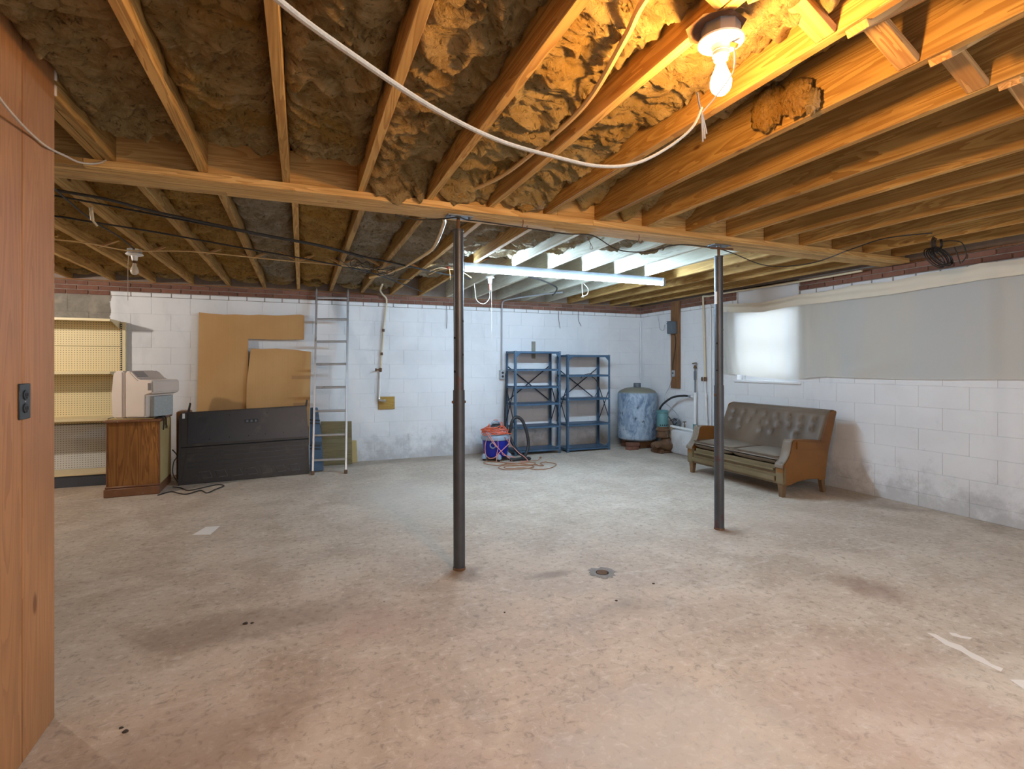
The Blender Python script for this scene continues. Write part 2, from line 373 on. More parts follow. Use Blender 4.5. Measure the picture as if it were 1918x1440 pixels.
def smooth_path(pts, k=6, closed=False):
    P = [Vector(p) for p in pts]; n = len(P); out = []
    for i in range(n if closed else n-1):
        g = (lambda q: P[q % n]) if closed else (lambda q: P[max(0, min(n-1, q))])
        a, b, c, d = g(i-1), g(i), g(i+1), g(i+2)
        for t in range(k):
            t /= k; out.append(.5*((2*b)+(c-a)*t+(2*a-5*b+4*c-d)*t*t+(3*b-a-3*c+d)*t**3))
    if not closed: out.append(P[-1])
    return out
def cyl(mb, c, r, h, n=16, axis=(0, 0, 1), mi=0): return mb.lathe([(r, 0), (r, h)], c, n, axis=axis, mi=mi)

# ------------------------------------------------------------------ setting: floor
XL, XR, YF, YB = -4.2, 5.44, -2.2, 7.47
DR = (1.798, 2.88)
b = MB(); h = .06; x0, y0 = DR
for (a, c, d, e) in ((XL, XR, YF, y0-h), (XL, XR, y0+h, YB+.02), (XL, x0-h, y0-h, y0+h), (x0+h, XR, y0-h, y0+h)):
    b.add([(a, d, 0), (c, d, 0), (c, e, 0), (a, e, 0)], [(0, 1, 2, 3)])
    b.add([(a, d, -.12), (c, d, -.12), (c, e, -.12), (a, e, -.12)], [(0, 3, 2, 1)])
floor = struct(b.build('floor', 'floor', loc=(0, 0, 0), flat=True))
# ------------------------------------------------------------------ setting: block walls
CH, Z0 = .2035, .13
def block_mesh(sx, sy, sz, mat, bev):
    key = (round(sx, 3), round(sy, 3), round(sz, 3), mat)
    if key not in block_mesh.c:
        q = MB(); q.box(-sx/2, sx/2, -sy/2, sy/2, -sz/2, sz/2, bev)
        o = q.build('piece', mat, loc=(0, 0, 0)); block_mesh.c[key] = o.data; del WL[o.name]; bpy.data.objects.remove(o)
    return block_mesh.c[key]
block_mesh.c = {}
def courses(wall, horiz, a0, a1, face, sgn, off, hole=None):
    """horiz 'x': wall in the XZ plane at y=face; 'y': wall in the YZ plane at x=face"""
    rows = [(0, Z0, .4064, off+.2, 'block', 'paint')]
    for k in range(10): rows.append((Z0+CH*k, Z0+CH*(k+1), .4064, off+(.2 if k % 2 == 0 else 0), 'block', 'paint'))
    zt = Z0+CH*10
    rows += [(zt, zt+.057, .207, off, 'brick', 'paint'), (zt+.057, zt+.110, .207, off+.1, 'brick', 'brick'), (zt+.110, zt+.163, .207, off, 'brick', 'brick')]
    for zi, (z0, z1, L, o, nm, mt) in enumerate(rows):
        n = math.floor((a0-o)/L); p = o+n*L
        while p < a1-.01:
            s0, s1 = max(p, a0), min(p+L, a1); p += L
            segs = [(s0, s1)]
            if hole and z1 > hole[2]+.01 and z0 < hole[3]-.005: segs = [q for q in ((s0, min(s1, hole[0])), (max(s0, hole[1]), s1))]
            for q0, q1 in segs:
                if q1-q0 < .03: continue
                g = (.0022 if not (horiz == 'x' and (q0+q1)/2 < -2.06) else .010) if nm == 'block' else .009; w = q1-q0-g; hh = z1-z0-(g if zi else .002); dep = .03
                jit = random.uniform(0, .0012) if nm == 'block' else random.uniform(0, .003); c = (q0+q1)/2; zc = (z0+z1)/2
                m_ = mt
                if nm == 'brick' and mt == 'paint' and horiz == 'x' and c < -2.06: m_ = 'brick'
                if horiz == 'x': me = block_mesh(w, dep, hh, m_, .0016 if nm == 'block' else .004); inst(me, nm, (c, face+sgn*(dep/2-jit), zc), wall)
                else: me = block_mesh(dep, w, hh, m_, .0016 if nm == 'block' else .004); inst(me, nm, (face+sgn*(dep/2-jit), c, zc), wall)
b = MB(); b.box(-4.3, 5.7, YB+.003, YB+.2, -.1, 2.165); b.box(-4.3, 5.7, YB+.010, YB+.2, 2.165, 2.62, mi=1)
wall_back = struct(b.build('wall_back', ['paint', 'brick_mortar'], loc=(0, YB, 0), flat=True))
courses(wall_back, 'x', -3.0, XR, YB, 1, -1.69)
WY0, WY1, WZ0, WZ1 = 4.40, 5.33, 1.14, 2.36
b = MB(); X_ = XR+.003
for y0, y1, z0, z1 in ((YF-.2, WY0, -.1, 2.165), (WY1, YB+.2, -.1, 2.165), (WY0, WY1, -.1, WZ0)): b.box(X_, XR+.2, y0, y1, z0, z1)
for y0, y1 in ((YF-.2, WY0), (WY1, YB+.2)): b.box(XR+.010, XR+.2, y0, y1, 2.165, 2.62, mi=1)
b.box(XR+.010, XR+.2, WY0, WY1, WZ1, 2.62, mi=1)
wall_right = struct(b.build('wall_right', ['paint', 'brick_mortar'], loc=(XR, 3, 0), flat=True))
courses(wall_right, 'y', 2.05, YB, XR, 1, 2.1, (WY0, WY1, WZ0, WZ1))
b = MB(); b.box(XR, XR+.012, YF, 2.05, 0, 2.328); b.build('wall_face', 'paint', wall_right, flat=True)
b = MB(); b.box(XL-.2, XL, YF-.2, YB+.2, -.1, 2.62); struct(b.build('wall_left', 'paint', flat=True))
b = MB(); b.box(XL-.2, XR+.2, YF-.2, YF, -.1, 2.62); struct(b.build('wall_front', 'paint', flat=True))
# wooden sill plates on top of the brick
b = MB(); b.box(-4.2, XR+.02, YB-.012, YB+.14, 2.329, 2.346, .002); struct(b.build('trim_1', 'pine_dark'))
b = MB(); b.box(XR-.012, XR+.14, -2.2, YB-.013, 2.329, 2.346, .002); struct(b.build('trim_2', 'pine_dark'))
# rim boards above the plates
b = MB(); b.box(-4.2, XR+.02, YB+.03, YB+.07, 2.347, 2.60); struct(b.build('trim_3', 'pine_dark', flat=True))
b = MB(); b.box(XR+.035, XR+.08, -2.2, YB+.02, 2.36, 2.60); struct(b.build('trim_4', 'pine_dark', flat=True))

# wood-panelled partition at the left edge: boards parted by grooves
b = MB(); b.box(-1.02, -.885, -2.2, 2.478, 0, 2.36)
part = struct(b.build('wall_partition', 'pine_dark', loc=(-.95, 0, 0), flat=True))
yb_ = 2.485; ws = (.249, .155, .30, .25, .2, .3, .25, .2, .3, .25, .3, .3, .3, .3)
for w in ws:
    if yb_-w < -2.1: break
    b = MB(); b.box(-.8845, -.872, yb_-w+.0028, yb_-.0028, 0.002, 2.522, .0018); b.build('panel_board', 'panelwood', part); yb_ -= w
# torn white paint flakes along the partition's upper end
for z0, z1, dy in ((2.43, 2.475, .004), (2.37, 2.41, .002)):
    b = MB(); b.box(-.876, -.868, 2.478+dy, 2.492+dy, z0, z1, .002); b.build('paint_flake', 'scrape', part)

# ------------------------------------------------------------------ ceiling: subfloor, joists, insulation, bridging
JZ = 2.366; JH = .234
b = MB(); b.box(XL-.2, XR+.2, YF-.2, YB+.2, 2.60, 2.64)
ceiling = struct(b.build('ceiling', 'subfloor', loc=(0, 0, 2.6), flat=True))
b = MB(); b.box(-.019, .019, -2.72, 2.72, 0, JH, .0015); o = b.build('joist', 'pine', loc=(0, 0, 0)); near_me = o.data; del WL[o.name]; bpy.data.objects.remove(o)
near_x = [-.4678+.4064*i for i in range(-4, 16)]
J1X = near_x[:]
for xr in near_x:
    if xr > 5.46: continue
    inst(near_me, 'joist', (xr-.019, .478, JZ), ceiling)
inst(near_me, 'joist', (-.4678-.4064-.019-.043, .478, JZ), ceiling)
b = MB(); b.box(-.019, .019, -2.07, 2.07, 0, JH, .0015); o = b.build('joist', 'pine', loc=(0, 0, 0)); far_me = o.data; del WL[o.name]; bpy.data.objects.remove(o)
far_x = [-.02+.4064*k for k in range(-7, 14)]
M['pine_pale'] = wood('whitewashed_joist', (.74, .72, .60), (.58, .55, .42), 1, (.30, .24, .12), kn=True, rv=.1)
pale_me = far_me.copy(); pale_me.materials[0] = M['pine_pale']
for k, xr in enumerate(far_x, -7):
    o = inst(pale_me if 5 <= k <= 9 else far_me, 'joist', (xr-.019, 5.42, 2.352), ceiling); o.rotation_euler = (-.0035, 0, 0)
# --- insulation batts
def perlin(x, y, seed):
    r = np.random.RandomState(seed); perm = r.permutation(256); perm = np.concatenate([perm, perm]); g = r.rand(256)*2*PI
    xi = np.floor(x).astype(int); yi = np.floor(y).astype(int); xf = x-xi; yf = y-yi
    def gr(ix, iy, dx, dy): h_ = g[perm[(perm[ix & 255]+iy) & 255]]; return np.cos(h_)*dx+np.sin(h_)*dy
    u = xf**3*(xf*(xf*6-15)+10); v = yf**3*(yf*(yf*6-15)+10)
    a = gr(xi, yi, xf, yf)*(1-u)+gr(xi+1, yi, xf-1, yf)*u; c = gr(xi, yi+1, xf, yf-1)*(1-u)+gr(xi+1, yi+1, xf-1, yf-1)*u
    return (a*(1-v)+c*v)*1.5
def batt(x0, x1, y0, y1, zb, seed, mt, amp=.05, droop0=0, droop1=0):
    st = .011; nx = max(2, int((x1-x0)/st)); ny = max(2, int((y1-y0)/st))
    X, Y = np.meshgrid(np.linspace(x0, x1, nx+1), np.linspace(y0, y1, ny+1), indexing='ij')
    wx = perlin(X*5, Y*5, seed+1)*.10; wy = perlin(X*5+9, Y*5, seed+2)*.10
    A = np.clip(.5+.5*perlin((X+wx*1.5)*4.2, (Y+wy*1.5)*10, seed+3), 0, 1)**1.3; B = np.abs(perlin((X+wx*1.3)*9+3, (Y+wy*1.3)*24, seed+4)+.12); C = perlin(X*34+wx*30, Y*60+wy*30, seed+5); D = perlin(X*2, Y*1.6, seed+6)
    e = np.minimum(X-x0, x1-X)/.05; edge = np.clip(1-e, 0, 1)**2
    Z = zb - amp*(A*1.45+B*.75+.20*C) + .03*D + edge*.04
    if droop1: Z -= droop1*np.clip((Y-(y1-.35))/.3, 0, 1)**1.5*(.6+.9*np.abs(perlin(X*7, Y*3, seed+8)))
    if droop0: Z -= droop0*np.clip(((y0+.3)-Y)/.3, 0, 1)**1.5*(.6+.9*np.abs(perlin(X*7, Y*3, seed+9)))
    # ragged ends: pull the end rows up out of sight at random depth
    rag = np.clip((.07*(1+perlin(X*9, X*0+seed, seed+7))-(y1-Y))/.05, 0, 1)
    Z = np.minimum(Z+rag*.04, 2.597)
    q = MB(); W = ny+1
    q.v = list(zip(X.ravel().tolist(), Y.ravel().tolist(), Z.ravel().tolist()))
    I = np.arange(nx)[:, None]*W+np.arange(ny)[None, :]
    F = np.stack([I, I+W, I+W+1, I+1], -1).reshape(-1, 4); q.f = [tuple(r) for r in F.tolist()]; q.mi = [0]*len(q.f)
    return q.build('insulation_batt', mt, ceiling, ang=180)
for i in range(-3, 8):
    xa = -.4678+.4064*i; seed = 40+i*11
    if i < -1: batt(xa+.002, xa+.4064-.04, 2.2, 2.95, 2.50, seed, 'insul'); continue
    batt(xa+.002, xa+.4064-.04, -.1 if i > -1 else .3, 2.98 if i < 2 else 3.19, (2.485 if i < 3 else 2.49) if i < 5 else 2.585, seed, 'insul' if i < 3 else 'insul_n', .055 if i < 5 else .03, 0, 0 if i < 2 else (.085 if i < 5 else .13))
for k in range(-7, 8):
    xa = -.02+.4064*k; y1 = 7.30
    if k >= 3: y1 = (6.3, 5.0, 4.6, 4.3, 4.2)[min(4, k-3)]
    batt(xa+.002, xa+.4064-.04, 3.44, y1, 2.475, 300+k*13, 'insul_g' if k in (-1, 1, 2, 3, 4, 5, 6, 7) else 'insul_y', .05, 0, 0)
# torn clump hanging against a joist face beyond the lit bulb
def clump(name, c, sx, sy, sz, seed, mt, parent=None, n=26):
    b = bmesh.new(); bmesh.ops.create_icosphere(b, subdivisions=4, radius=1)
    for v in b.verts:
        p = v.co.copy(); d = 1+.42*abs(noise.noise(Vector((p.x*2.4+seed, p.y*2.4, p.z*1.1))))+.25*noise.noise(p*5+Vector((seed, 0, 0)))+.08*noise.noise(p*14)
        v.co = Vector((p.x*sx*d, p.y*sy*d, p.z*sz*d))+Vector(c)
    q = MB(); q.bm(b); return q.build(name, mt, parent, ang=180)
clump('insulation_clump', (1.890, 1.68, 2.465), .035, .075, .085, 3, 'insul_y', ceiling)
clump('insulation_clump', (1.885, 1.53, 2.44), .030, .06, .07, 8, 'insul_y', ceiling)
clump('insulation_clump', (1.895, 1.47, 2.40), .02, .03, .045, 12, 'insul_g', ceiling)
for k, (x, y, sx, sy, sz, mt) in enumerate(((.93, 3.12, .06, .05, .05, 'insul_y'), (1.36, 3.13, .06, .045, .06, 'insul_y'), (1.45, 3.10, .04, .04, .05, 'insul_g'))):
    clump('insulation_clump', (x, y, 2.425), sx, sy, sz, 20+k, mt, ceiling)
for k in range(-6, 3):
    x = -.02+.4064*k+.19; clump('insulation_clump', (x+random.uniform(-.05, .05), 7.28, 2.43), .13, .09, .05, 60+k, 'insul', ceiling)
# --- cross bridging
def slat(p0, p1, w, t, name, mt, parent, extra=0):
    """board from p0 to p1 (same Y), width w along Y, thickness t"""
    p0, p1 = Vector(p0), Vector(p1); d = (p1-p0).normalized(); p0 = p0-d*extra; p1 = p1+d*extra
    nrm = Vector((-d.z, 0, d.x)); q = MB()
    mat = Matrix(((d.x, 0, nrm.x, 0), (0, 1, 0, 0), (d.z, 0, nrm.z, 0), (0, 0, 0, 1))); mat.translation = (p0+p1)/2
    L = (p1-p0).length; q.box(-L/2, L/2, -w/2, w/2, -t/2, t/2, .0015)
    o = q.build(name, mt, parent, loc=(0, 0, 0)); me = o.data; o.rotation_euler = (0, -math.atan2(d.z, d.x), 0); o.location = mat.translation-wloc(parent); WL[o.name] = mat.translation; return o
for i in range(3, 14):
    xa = -.4678+.4064*i; xb = xa+.4064-.038
    slat((xa, 1.135, 2.575), (xb, 1.135, JZ+.012), .066, .026, 'bridging', 'bridge_v', ceiling)
    slat((xb, 1.055, 2.575), (xa-.004, 1.055, JZ-.004), .066, .026, 'bridging', 'bridge_v', ceiling, .012)
for k in range(-7, 8):
    xa = -.02+.4064*k; xb = xa+.4064-.038
    slat((xa, 5.50, 2.56), (xb, 5.50, 2.375), .04, .018, 'bridging', 'bridge', ceiling)
    slat((xb, 5.55, 2.56), (xa, 5.55, 2.375), .04, .018, 'bridging', 'bridge', ceiling)
# ------------------------------------------------------------------ main beam
beam = thing('support_beam', 'long built-up wooden beam carried by two steel posts across the ceiling', 'beam', (.6, 3.285, 2.323))
for y0, y1, sp in ((3.202, 3.245, (-4.2, -1.2, 1.64, 5.39)), (3.247, 3.290, (-4.2, .2, 3.1, 5.39)), (3.292, 3.335, (-4.2, -1.6, 1.67, 5.39))):
    for a, c in zip(sp, sp[1:]):
        b = MB(); b.box(a+.0008, c-.0008, y0, y1, 2.323, 2.562, .0015); b.build('beam_plank', 'pine_x', beam)
for y0, y1, sp in ((3.160, 3.200, (-4.2, -1.0, 1.9, 5.39)), (3.337, 3.408, (-4.2, -.4, 1.70, 5.39))):
    for a, c in zip(sp, sp[1:]):
        b = MB(); b.box(a+.0008, c-.0008, y0, y1, 2.324, 2.365, .0015); b.build('ledger_strip', 'pine_x', beam)
# ------------------------------------------------------------------ steel posts
def post(x, y, label, red, rods):
    t = thing('steel_post', label, 'post', (x, y, 0), 'adjustable steel posts under the beam')
    b = MB(); b.tube([(x+.003, y, 0), (x, y, 1.178)], .0385, 28); b.build('lower_tube', 'dirty_steel', t)
    b = MB(); b.lathe([(.030, 0), (.041, 0), (.041, .014), (.0386, .016)], (x+.003, y, .001), 24); b.build('base_ring', 'rust', t)
    b = MB(); b.tube([(x, y, 1.17), (x-.004, y, 2.222)], .0335, 28); up = b.build('upper_tube', 'dirty_steel', t)
    for k, z in enumerate((1.98-.35, 1.98-.46, 1.98-.57, 1.98-.68)):
        for a in ((-2.75 if k % 2 else -.75),):
            q = Vector((math.cos(a), math.sin(a), 0)); b = MB(); cyl(b, Vector((x-.002, y, z))+q*.030, .0075, .0045, 12, q); b.build('pin_hole', 'hole', up)
    for sx in (-1, 1): b = MB(); b.lathe([(.006, 0), (.009, .001), (.009, .008), (.004, .010)], (x+sx*.0375, y, 1.10), 10, axis=(sx, 0, 0)); b.build('pin_head', 'rust', t)
    b = MB(); b.lathe([(.0335, 0), (.0355, .002), (.0355, .012), (.012, .016)], (x-.004, y, 2.220), 24); b.build('top_collar', 'dirty_steel', t)
    b = MB(); b.tube([(x-.004, y, 2.22), (x-.004, y, 2.312)], .0115, 14); rod = b.build('jack_screw', 'rust', t)
    b = MB(); b.box(x-.085, x+.085, y-.045, y+.045, 2.312, 2.3215, .002); b.lathe([(.02, 0), (.02, .008)], (x-.004, y, 2.305), 16); b.build('top_plate', 'plate_steel', t)
    for sx in (-.065, .065): b = MB(); cyl(b, (x+sx, y-.02, 2.3085), .007, .004, 8); b.build('plate_screw', 'rust', t)
    if rods: b = MB(); b.tube([(x-.10, y-.01, 2.290), (x+.12, y-.03, 2.292)], .0075, 8); b.build('turning_bar', 'rust', t)
    return t
p1 = post(.9576, 3.287, 'dark steel post in front of the fluorescent light, nearer the ladder', 1, False)
p2 = post(3.1613, 3.287, 'dark steel post in front of the brown sofa', 0, True)
b = MB(); b.add([(3.159+.0342*math.cos(a), 3.287+.0342*math.sin(a), z) for a in [-3.6+.15*q for q in range(7)] for z in (1.84, 1.94)], [(2*q, 2*q+2, 2*q+3, 2*q+1) for q in range(6)])
b.build('paper_label', 'gum', p2)

# ------------------------------------------------------------------ window, sill, sheet
win = struct(thing('window_1', 'x', 'x', (XR+.12, 4.865, 1.14))); del win['label']; del win['category']
X0 = XR+.10
b = MB()
for y0, y1, z0, z1 in ((4.40, 4.445, 1.14, 2.36), (5.285, 5.33, 1.14, 2.36), (4.445, 5.285, 1.14, 1.225), (4.445, 5.285, 2.315, 2.36)): b.box(X0, X0+.06, y0, y1, z0, z1, .003)
b.build('window_frame', 'sash', win)
for z in (1.60, 1.39, 1.90):
    b = MB(); hh = .03 if z == 1.60 else .011; b.box(X0+.01, X0+.045, 4.445, 5.285, z-hh, z+hh, .002); b.build('glazing_bar', 'sash', win)
zs = (1.225, 1.379, 1.401, 1.57, 1.63, 1.889, 1.911, 2.315)
for z0, z1 in zip(zs[::2], zs[1::2]):
    b = MB(); b.box(X0+.024, X0+.028, 4.446, 5.284, z0+.0005, z1-.0005); b.build('pane', 'glass', win, flat=True)
b = MB(); b.box(XR+.012, XR+.03, 4.412, 5.318, 2.02, 2.345, .002); b.build('filler_board', 'sash', win)
b = MB(); b.box(XR-.02, XR+.10, 4.36, 5.37, 1.112, 1.136, .004); b.build('window_sill', 'paint', win)
for y in (4.392, 5.332): b = MB(); b.box(XR-.0, XR+.10, y, y+.008, 1.137, 2.35); b.build('jamb_lining', 'paint', win)
SH = [(5.60, 2.190, 2.075, 1.228), (5.257, 2.157, 2.035, 1.211), (4.877, 2.129, 2.005, 1.184), (4.534, 2.148, 2.028, 1.160), (4.325, 2.167, 2.036, 1.184), (4.039, 2.154, 2.030, 1.215),
      (3.690, 2.182, 2.033, 1.206), (3.338, 2.163, 2.034, 1.203), (3.021, 2.191, 2.049, 1.206), (2.742, 2.192, 2.058, 1.214), (2.614, 2.209, 2.067, 1.217), (2.309, 2.191, 2.068, 1.225), (1.7, 2.20, 2.07, 1.22), (1.2, 2.19, 2.07, 1.22)]
ys = np.array([-r[0] for r in SH])
def shz(y, c): return float(np.interp(-y, ys, [r[c] for r in SH]))
def sheet_pt(u, v):
    y = 5.60-(5.60-1.2)*u; zt = shz(y, 1); zb = shz(y, 3); z = zt+(zb-zt)*v
    x = XR-.022-.010*math.sin(v*PI)
    fold = 0
    for c, w, a in ((5.50, .03, .014), (5.40, .05, .016), (4.27, .02, .008), (4.17, .012, .007), (3.98, .018, .006), (3.93, .010, .006)): fold += 1.7*a*math.exp(-((y-c+(v-.5)*(.12 if c > 5 else .03))/w)**2)
    sag = .012*math.exp(-((v-.75-.25*math.sin((y-3.2)*1.7))/.07)**2)*math.exp(-((y-3.6)/.55)**2)
    wr = .007*noise.noise(Vector((y*3+v*4, v*5-y*1.5, 1.)))+.004*noise.noise(Vector((y*11, v*3, 4.)))
    swag = .012*math.sin((y-4.4)*7+v*4)*v*math.exp(-((y-4.9)/.5)**2)
    return (x-fold-sag-wr-swag, y, z)
sheet = thing('wall_sheet', 'long translucent off-white cloth sheet hung across right wall and window', 'sheet', (XR-.03, 3.6, 1.2))
b = MB(); b.grid(sheet_pt, 170, 44); b.build('cloth', 'sheet', sheet, ang=180)
def hem_pt(u, v):
    y = 5.60-(5.60-1.2)*u; zt = shz(y, 1); zh = shz(y, 2); z = zt+.006+(zh-zt)*v
    return (XR-.046-.012*math.sin(v*PI)-.006*noise.noise(Vector((y*4, v*3, 9)))-.006*math.sin(v*9+y*2)*math.sin(v*PI), y, z)
b = MB(); b.grid(hem_pt, 150, 12); b.build('folded_hem', 'hem', sheet, ang=180)

# ------------------------------------------------------------------ lamps
def bulb_prof(r): return [(.013, 0), (.013, .01), (.015, .022), (.020, .036), (r*.86, .052), (r, .068), (r*.97, .082), (r*.82, .094), (r*.52, .104), (.0005, .108)]
def down(prof): return [(a, -z) for a, z in prof]
bx, by = 1.172, 1.211
lamp = thing('ceiling_lamp', 'lit bare bulb in white porcelain holder on a round box, string hanging from it', 'lamp', (bx, by, JZ), 'bare bulb ceiling lamps')
b = MB(); b.lathe([(.085, 0), (.088, -.002), (.002, -.003)], (bx-.01, by+.012, JZ-.001), 7); b.build('back_plate', 'rust', lamp, ang=20)
b = MB(); b.lathe([(.056, 0), (.056, -.038), (.050, -.040)], (bx, by, JZ-.004), 8); b.build('junction_box', 'elec', lamp, ang=20)
b = MB(); b.lathe(down([(.058, 0), (.066, .003), (.066, .009), (.050, .015), (.028, .018), (.024, .034), (.025, .036), (.0225, .038), (.0225, .046), (.024, .048), (.021, .052), (.020, .060), (.0005, .061)]), (bx, by, JZ-.043), 32); b.build('lampholder', 'white_plastic', lamp)
b = MB(); b.lathe(down(bulb_prof(.031)), (bx, by, JZ-.100), 24); b.build('bulb', 'bulb', lamp, ang=180)
b = MB(); cyl(b, (bx+.016, by-.026, JZ-.066), .007, .02, 10, (.3, -.6, -.5)); b.build('pull_switch', 'brass', lamp)
fx, fy = -1.345, 5.40
lamp2 = thing('ceiling_lamp', 'unlit bare bulb in white holder above the cream shelving, seen below the cables', 'lamp', (fx, fy, 2.345), 'bare bulb ceiling lamps')
b = MB(); b.lathe([(.056, 0), (.056, -.036), (.05, -.038)], (fx, fy, 2.347), 8); b.build('junction_box', 'greypipe', lamp2, ang=20)
b = MB(); b.lathe(down([(.058, 0), (.066, .003), (.066, .009), (.050, .015), (.028, .018), (.024, .034), (.023, .045), (.020, .06), (.0005, .061)]), (fx, fy, 2.308), 24); b.build('lampholder', 'white_plastic', lamp2)
b = MB(); cyl(b, (fx, fy, 2.225), .0165, .026, 16); b.build('bulb_base', 'rust', lamp2)
b = MB(); b.lathe(down(bulb_prof(.032)), (fx, fy, 2.232), 20); b.build('bulb', 'bulb_off', lamp2, ang=180)
b = MB(); b.tube([(fx-.04, fy-.01, 2.29), (fx-.045, fy-.012, 2.2), (fx-.045, fy-.012, 1.90)], .0022, 5); b.build('pull_string', 'rope', lamp2)
qx, qy = -3.3, 5.55
lamp3 = thing('ceiling_lamp', 'lit bare bulb over the hidden left end of the basement, behind the partition', 'lamp', (qx, qy, 2.345))
b = MB(); b.lathe(down([(.058, 0), (.066, .003), (.066, .009), (.050, .015), (.028, .018), (.024, .034), (.020, .06), (.0005, .061)]), (qx, qy, 2.345), 24); b.build('lampholder', 'white_plastic', lamp3)
b = MB(); b.lathe(down(bulb_prof(.034)), (qx, qy, 2.29), 20); b.build('bulb', 'bulb2', lamp3, ang=180)
# pull-chain porcelain socket with no bulb, beyond the fluorescent light
sx_, sy_ = 2.0, 5.60
lamp4 = thing('pull_chain_socket', 'small white empty lamp socket with looped wire and long pull string', 'socket', (sx_, sy_, 2.345))
b = MB(); b.lathe(down([(.05, 0), (.055, .012), (.03, .016), (.024, .05), (.022, .075)]), (sx_, sy_, 2.352), 20); b.build('lampholder', 'white_plastic', lamp4)
b = MB(); b.tube([(sx_, sy_, 2.277), (sx_, sy_, 2.25), (sx_+.002, sy_, 2.20)], .012, 10); b.build('plug_adapter', 'cord_p', lamp4)
b = MB(); b.tube(smooth_path([(sx_, sy_, 2.20), (sx_-.01, sy_, 2.10), (sx_-.08, sy_, 2.04), (sx_-.16, sy_, 2.08), (sx_-.18, sy_, 2.2), (sx_-.19, sy_, 2.27)]), .005, 6); b.build('looped_wire', 'rope', lamp4)
b = MB(); b.tube([(sx_+.02, sy_, 2.30), (sx_+.022, sy_, 1.64)], .003, 5); b.build('pull_string', 'rope', lamp4)
# fluorescent strip
fl = thing('fluorescent_light', 'long lit white fluorescent strip light fixed under the joists', 'light', (2.66, 4.90, 2.30))
b = MB(); b.box(1.44, 3.88, 4.866, 4.975, 2.300, 2.350, .004); b.build('housing', 'fixture', fl)
b = MB(); b.tube([(1.475, 4.874, 2.278), (3.845, 4.874, 2.278)], .0185, 16); b.build('tube', 'tube', fl)
for x in (1.447, 3.846):
    b = MB(); b.box(x, x+.028, 4.850, 4.905, 2.252, 2.345, .003); b.build('tube_holder', 'fixture', fl)

# ------------------------------------------------------------------ string, cables, wires
st_ = thing('pull_rope', 'thick off-white cotton string sagging from the lit bulb towards the camera', 'string', (1.03, 1.15, 2.04))
pts = [(bx+.018, by-.035, 2.283), (1.165, 1.155, 2.2), (1.10, 1.15, 2.115), (1.045, 1.148, 2.055)]
b = MB(); b.tube(smooth_path(pts, 8), .0022, 6); b.build('thin_string', 'rope', st_)
# hanging points measured once (world metres)
rp = [(1.043, 1.150, 2.066), (.967, 1.103, 1.977), (.843, 1.052, 1.883), (.700, .985, 1.800), (.565, .920, 1.752), (.431, .857, 1.728), (.301, .795, 1.711), (.175, .712, 1.700), (.060, .620, 1.696), (-.028, .548, 1.700), (-.115, .45, 1.712), (-.25, .25, 1.74)]
b = MB(); b.tube(smooth_path(rp, 8), .0036, 8); b.build('main_string', 'rope', st_)
for dx, dz, l in ((.012, .0, -.075), (.004, 0, -.085), (-.014, .0, .05), (.018, 0, -.06)):
    b = MB(); b.tube(smooth_path([(1.040, 1.148, 2.055), (1.040+dx*.6, 1.148, 2.055+l*.5), (1.040+dx, 1.147, 2.055+l)], 4), .0028, 5); b.build('frayed_end', 'rope', st_)
b = MB(); b.tube(smooth_path([(-.905, 3.155, 2.364), (-0.92, 3.072, 2.316), (-0.932, 2.915, 2.262), (-0.897, 2.652, 2.199), (-0.859, 2.399, 2.139), (-0.861, 2.314, 2.136), (-0.843, 2.155, 2.125), (-0.81, 1.948, 2.114), (-0.776, 1.718, 2.125), (-.7, 1.0, 2.1)], 6), .0042, 7)
tag(b.build('tied_string', 'rope'), 'thin white string tied at the beam end, running across the wood panelled partition', 'string')
b = MB(); b.tube(smooth_path([(-.905, 3.150, 2.360), (-0.926, 3.128, 2.335), (-1.056, 3.235, 2.341), (-1.22, 3.41, 2.363), (-1.327, 3.507, 2.368)], 6), .0032, 6)
tag(b.build('loose_string', 'rope'), 'short slack string end going behind the partition from the beam', 'string')
def cable(name, pts, r, mt, label, cat='cable', k=6, n=7, group=None):
    b = MB(); b.tube(smooth_path(pts, k), r, n); return tag(b.build(name, mt), label, cat, group)
zc = 2.335
cable('electrical_cable', [(-1.9, 3.45, zc), (-1.32, 3.688, zc), (-1.08, 3.80, zc+.003), (-.881, 3.974, zc), (-.316, 4.32, zc-.004), (.143, 4.576, zc), (.521, 4.90, zc), (.843, 5.106, zc), (1.30, 5.42, zc), (1.8, 5.72, zc)], .009, 'blackwire', 'thick black cable under far joists, nearest the beam on the left', 'cable')
cable('electrical_cable', [(-1.9, 3.62, zc), (-1.32, 3.83, zc), (-.9, 4.05, zc), (-.316, 4.35, zc-.006), (.143, 4.60, zc-.004), (.52, 4.93, zc-.004)], .006, 'blackwire', 'thinner black cable touching the thick black one under far joists', 'cable')
cable('electrical_cable', [(-2.2, 4.25, zc), (-1.546, 4.34, zc), (-1.372, 4.40, zc-.003), (-.984, 4.60, zc), (-.443, 4.94, zc), (.165, 5.28, zc-.004), (.725, 5.78, zc), (1.493, 6.897, zc-.004)], .0065, 'blackwire', 'black cable farther back under the joists, passing the unlit bulb', 'cable')
cable('electrical_cable', [(-1.274, 3.50, zc), (-1.307, 4.004, zc-.008), (-1.316, 4.388, zc-.01), (-1.300, 4.827, zc-.006), (-1.327, 5.32, zc)], .006, 'blackwire', 'dark cable running along a joist to the unlit bulb', 'cable')
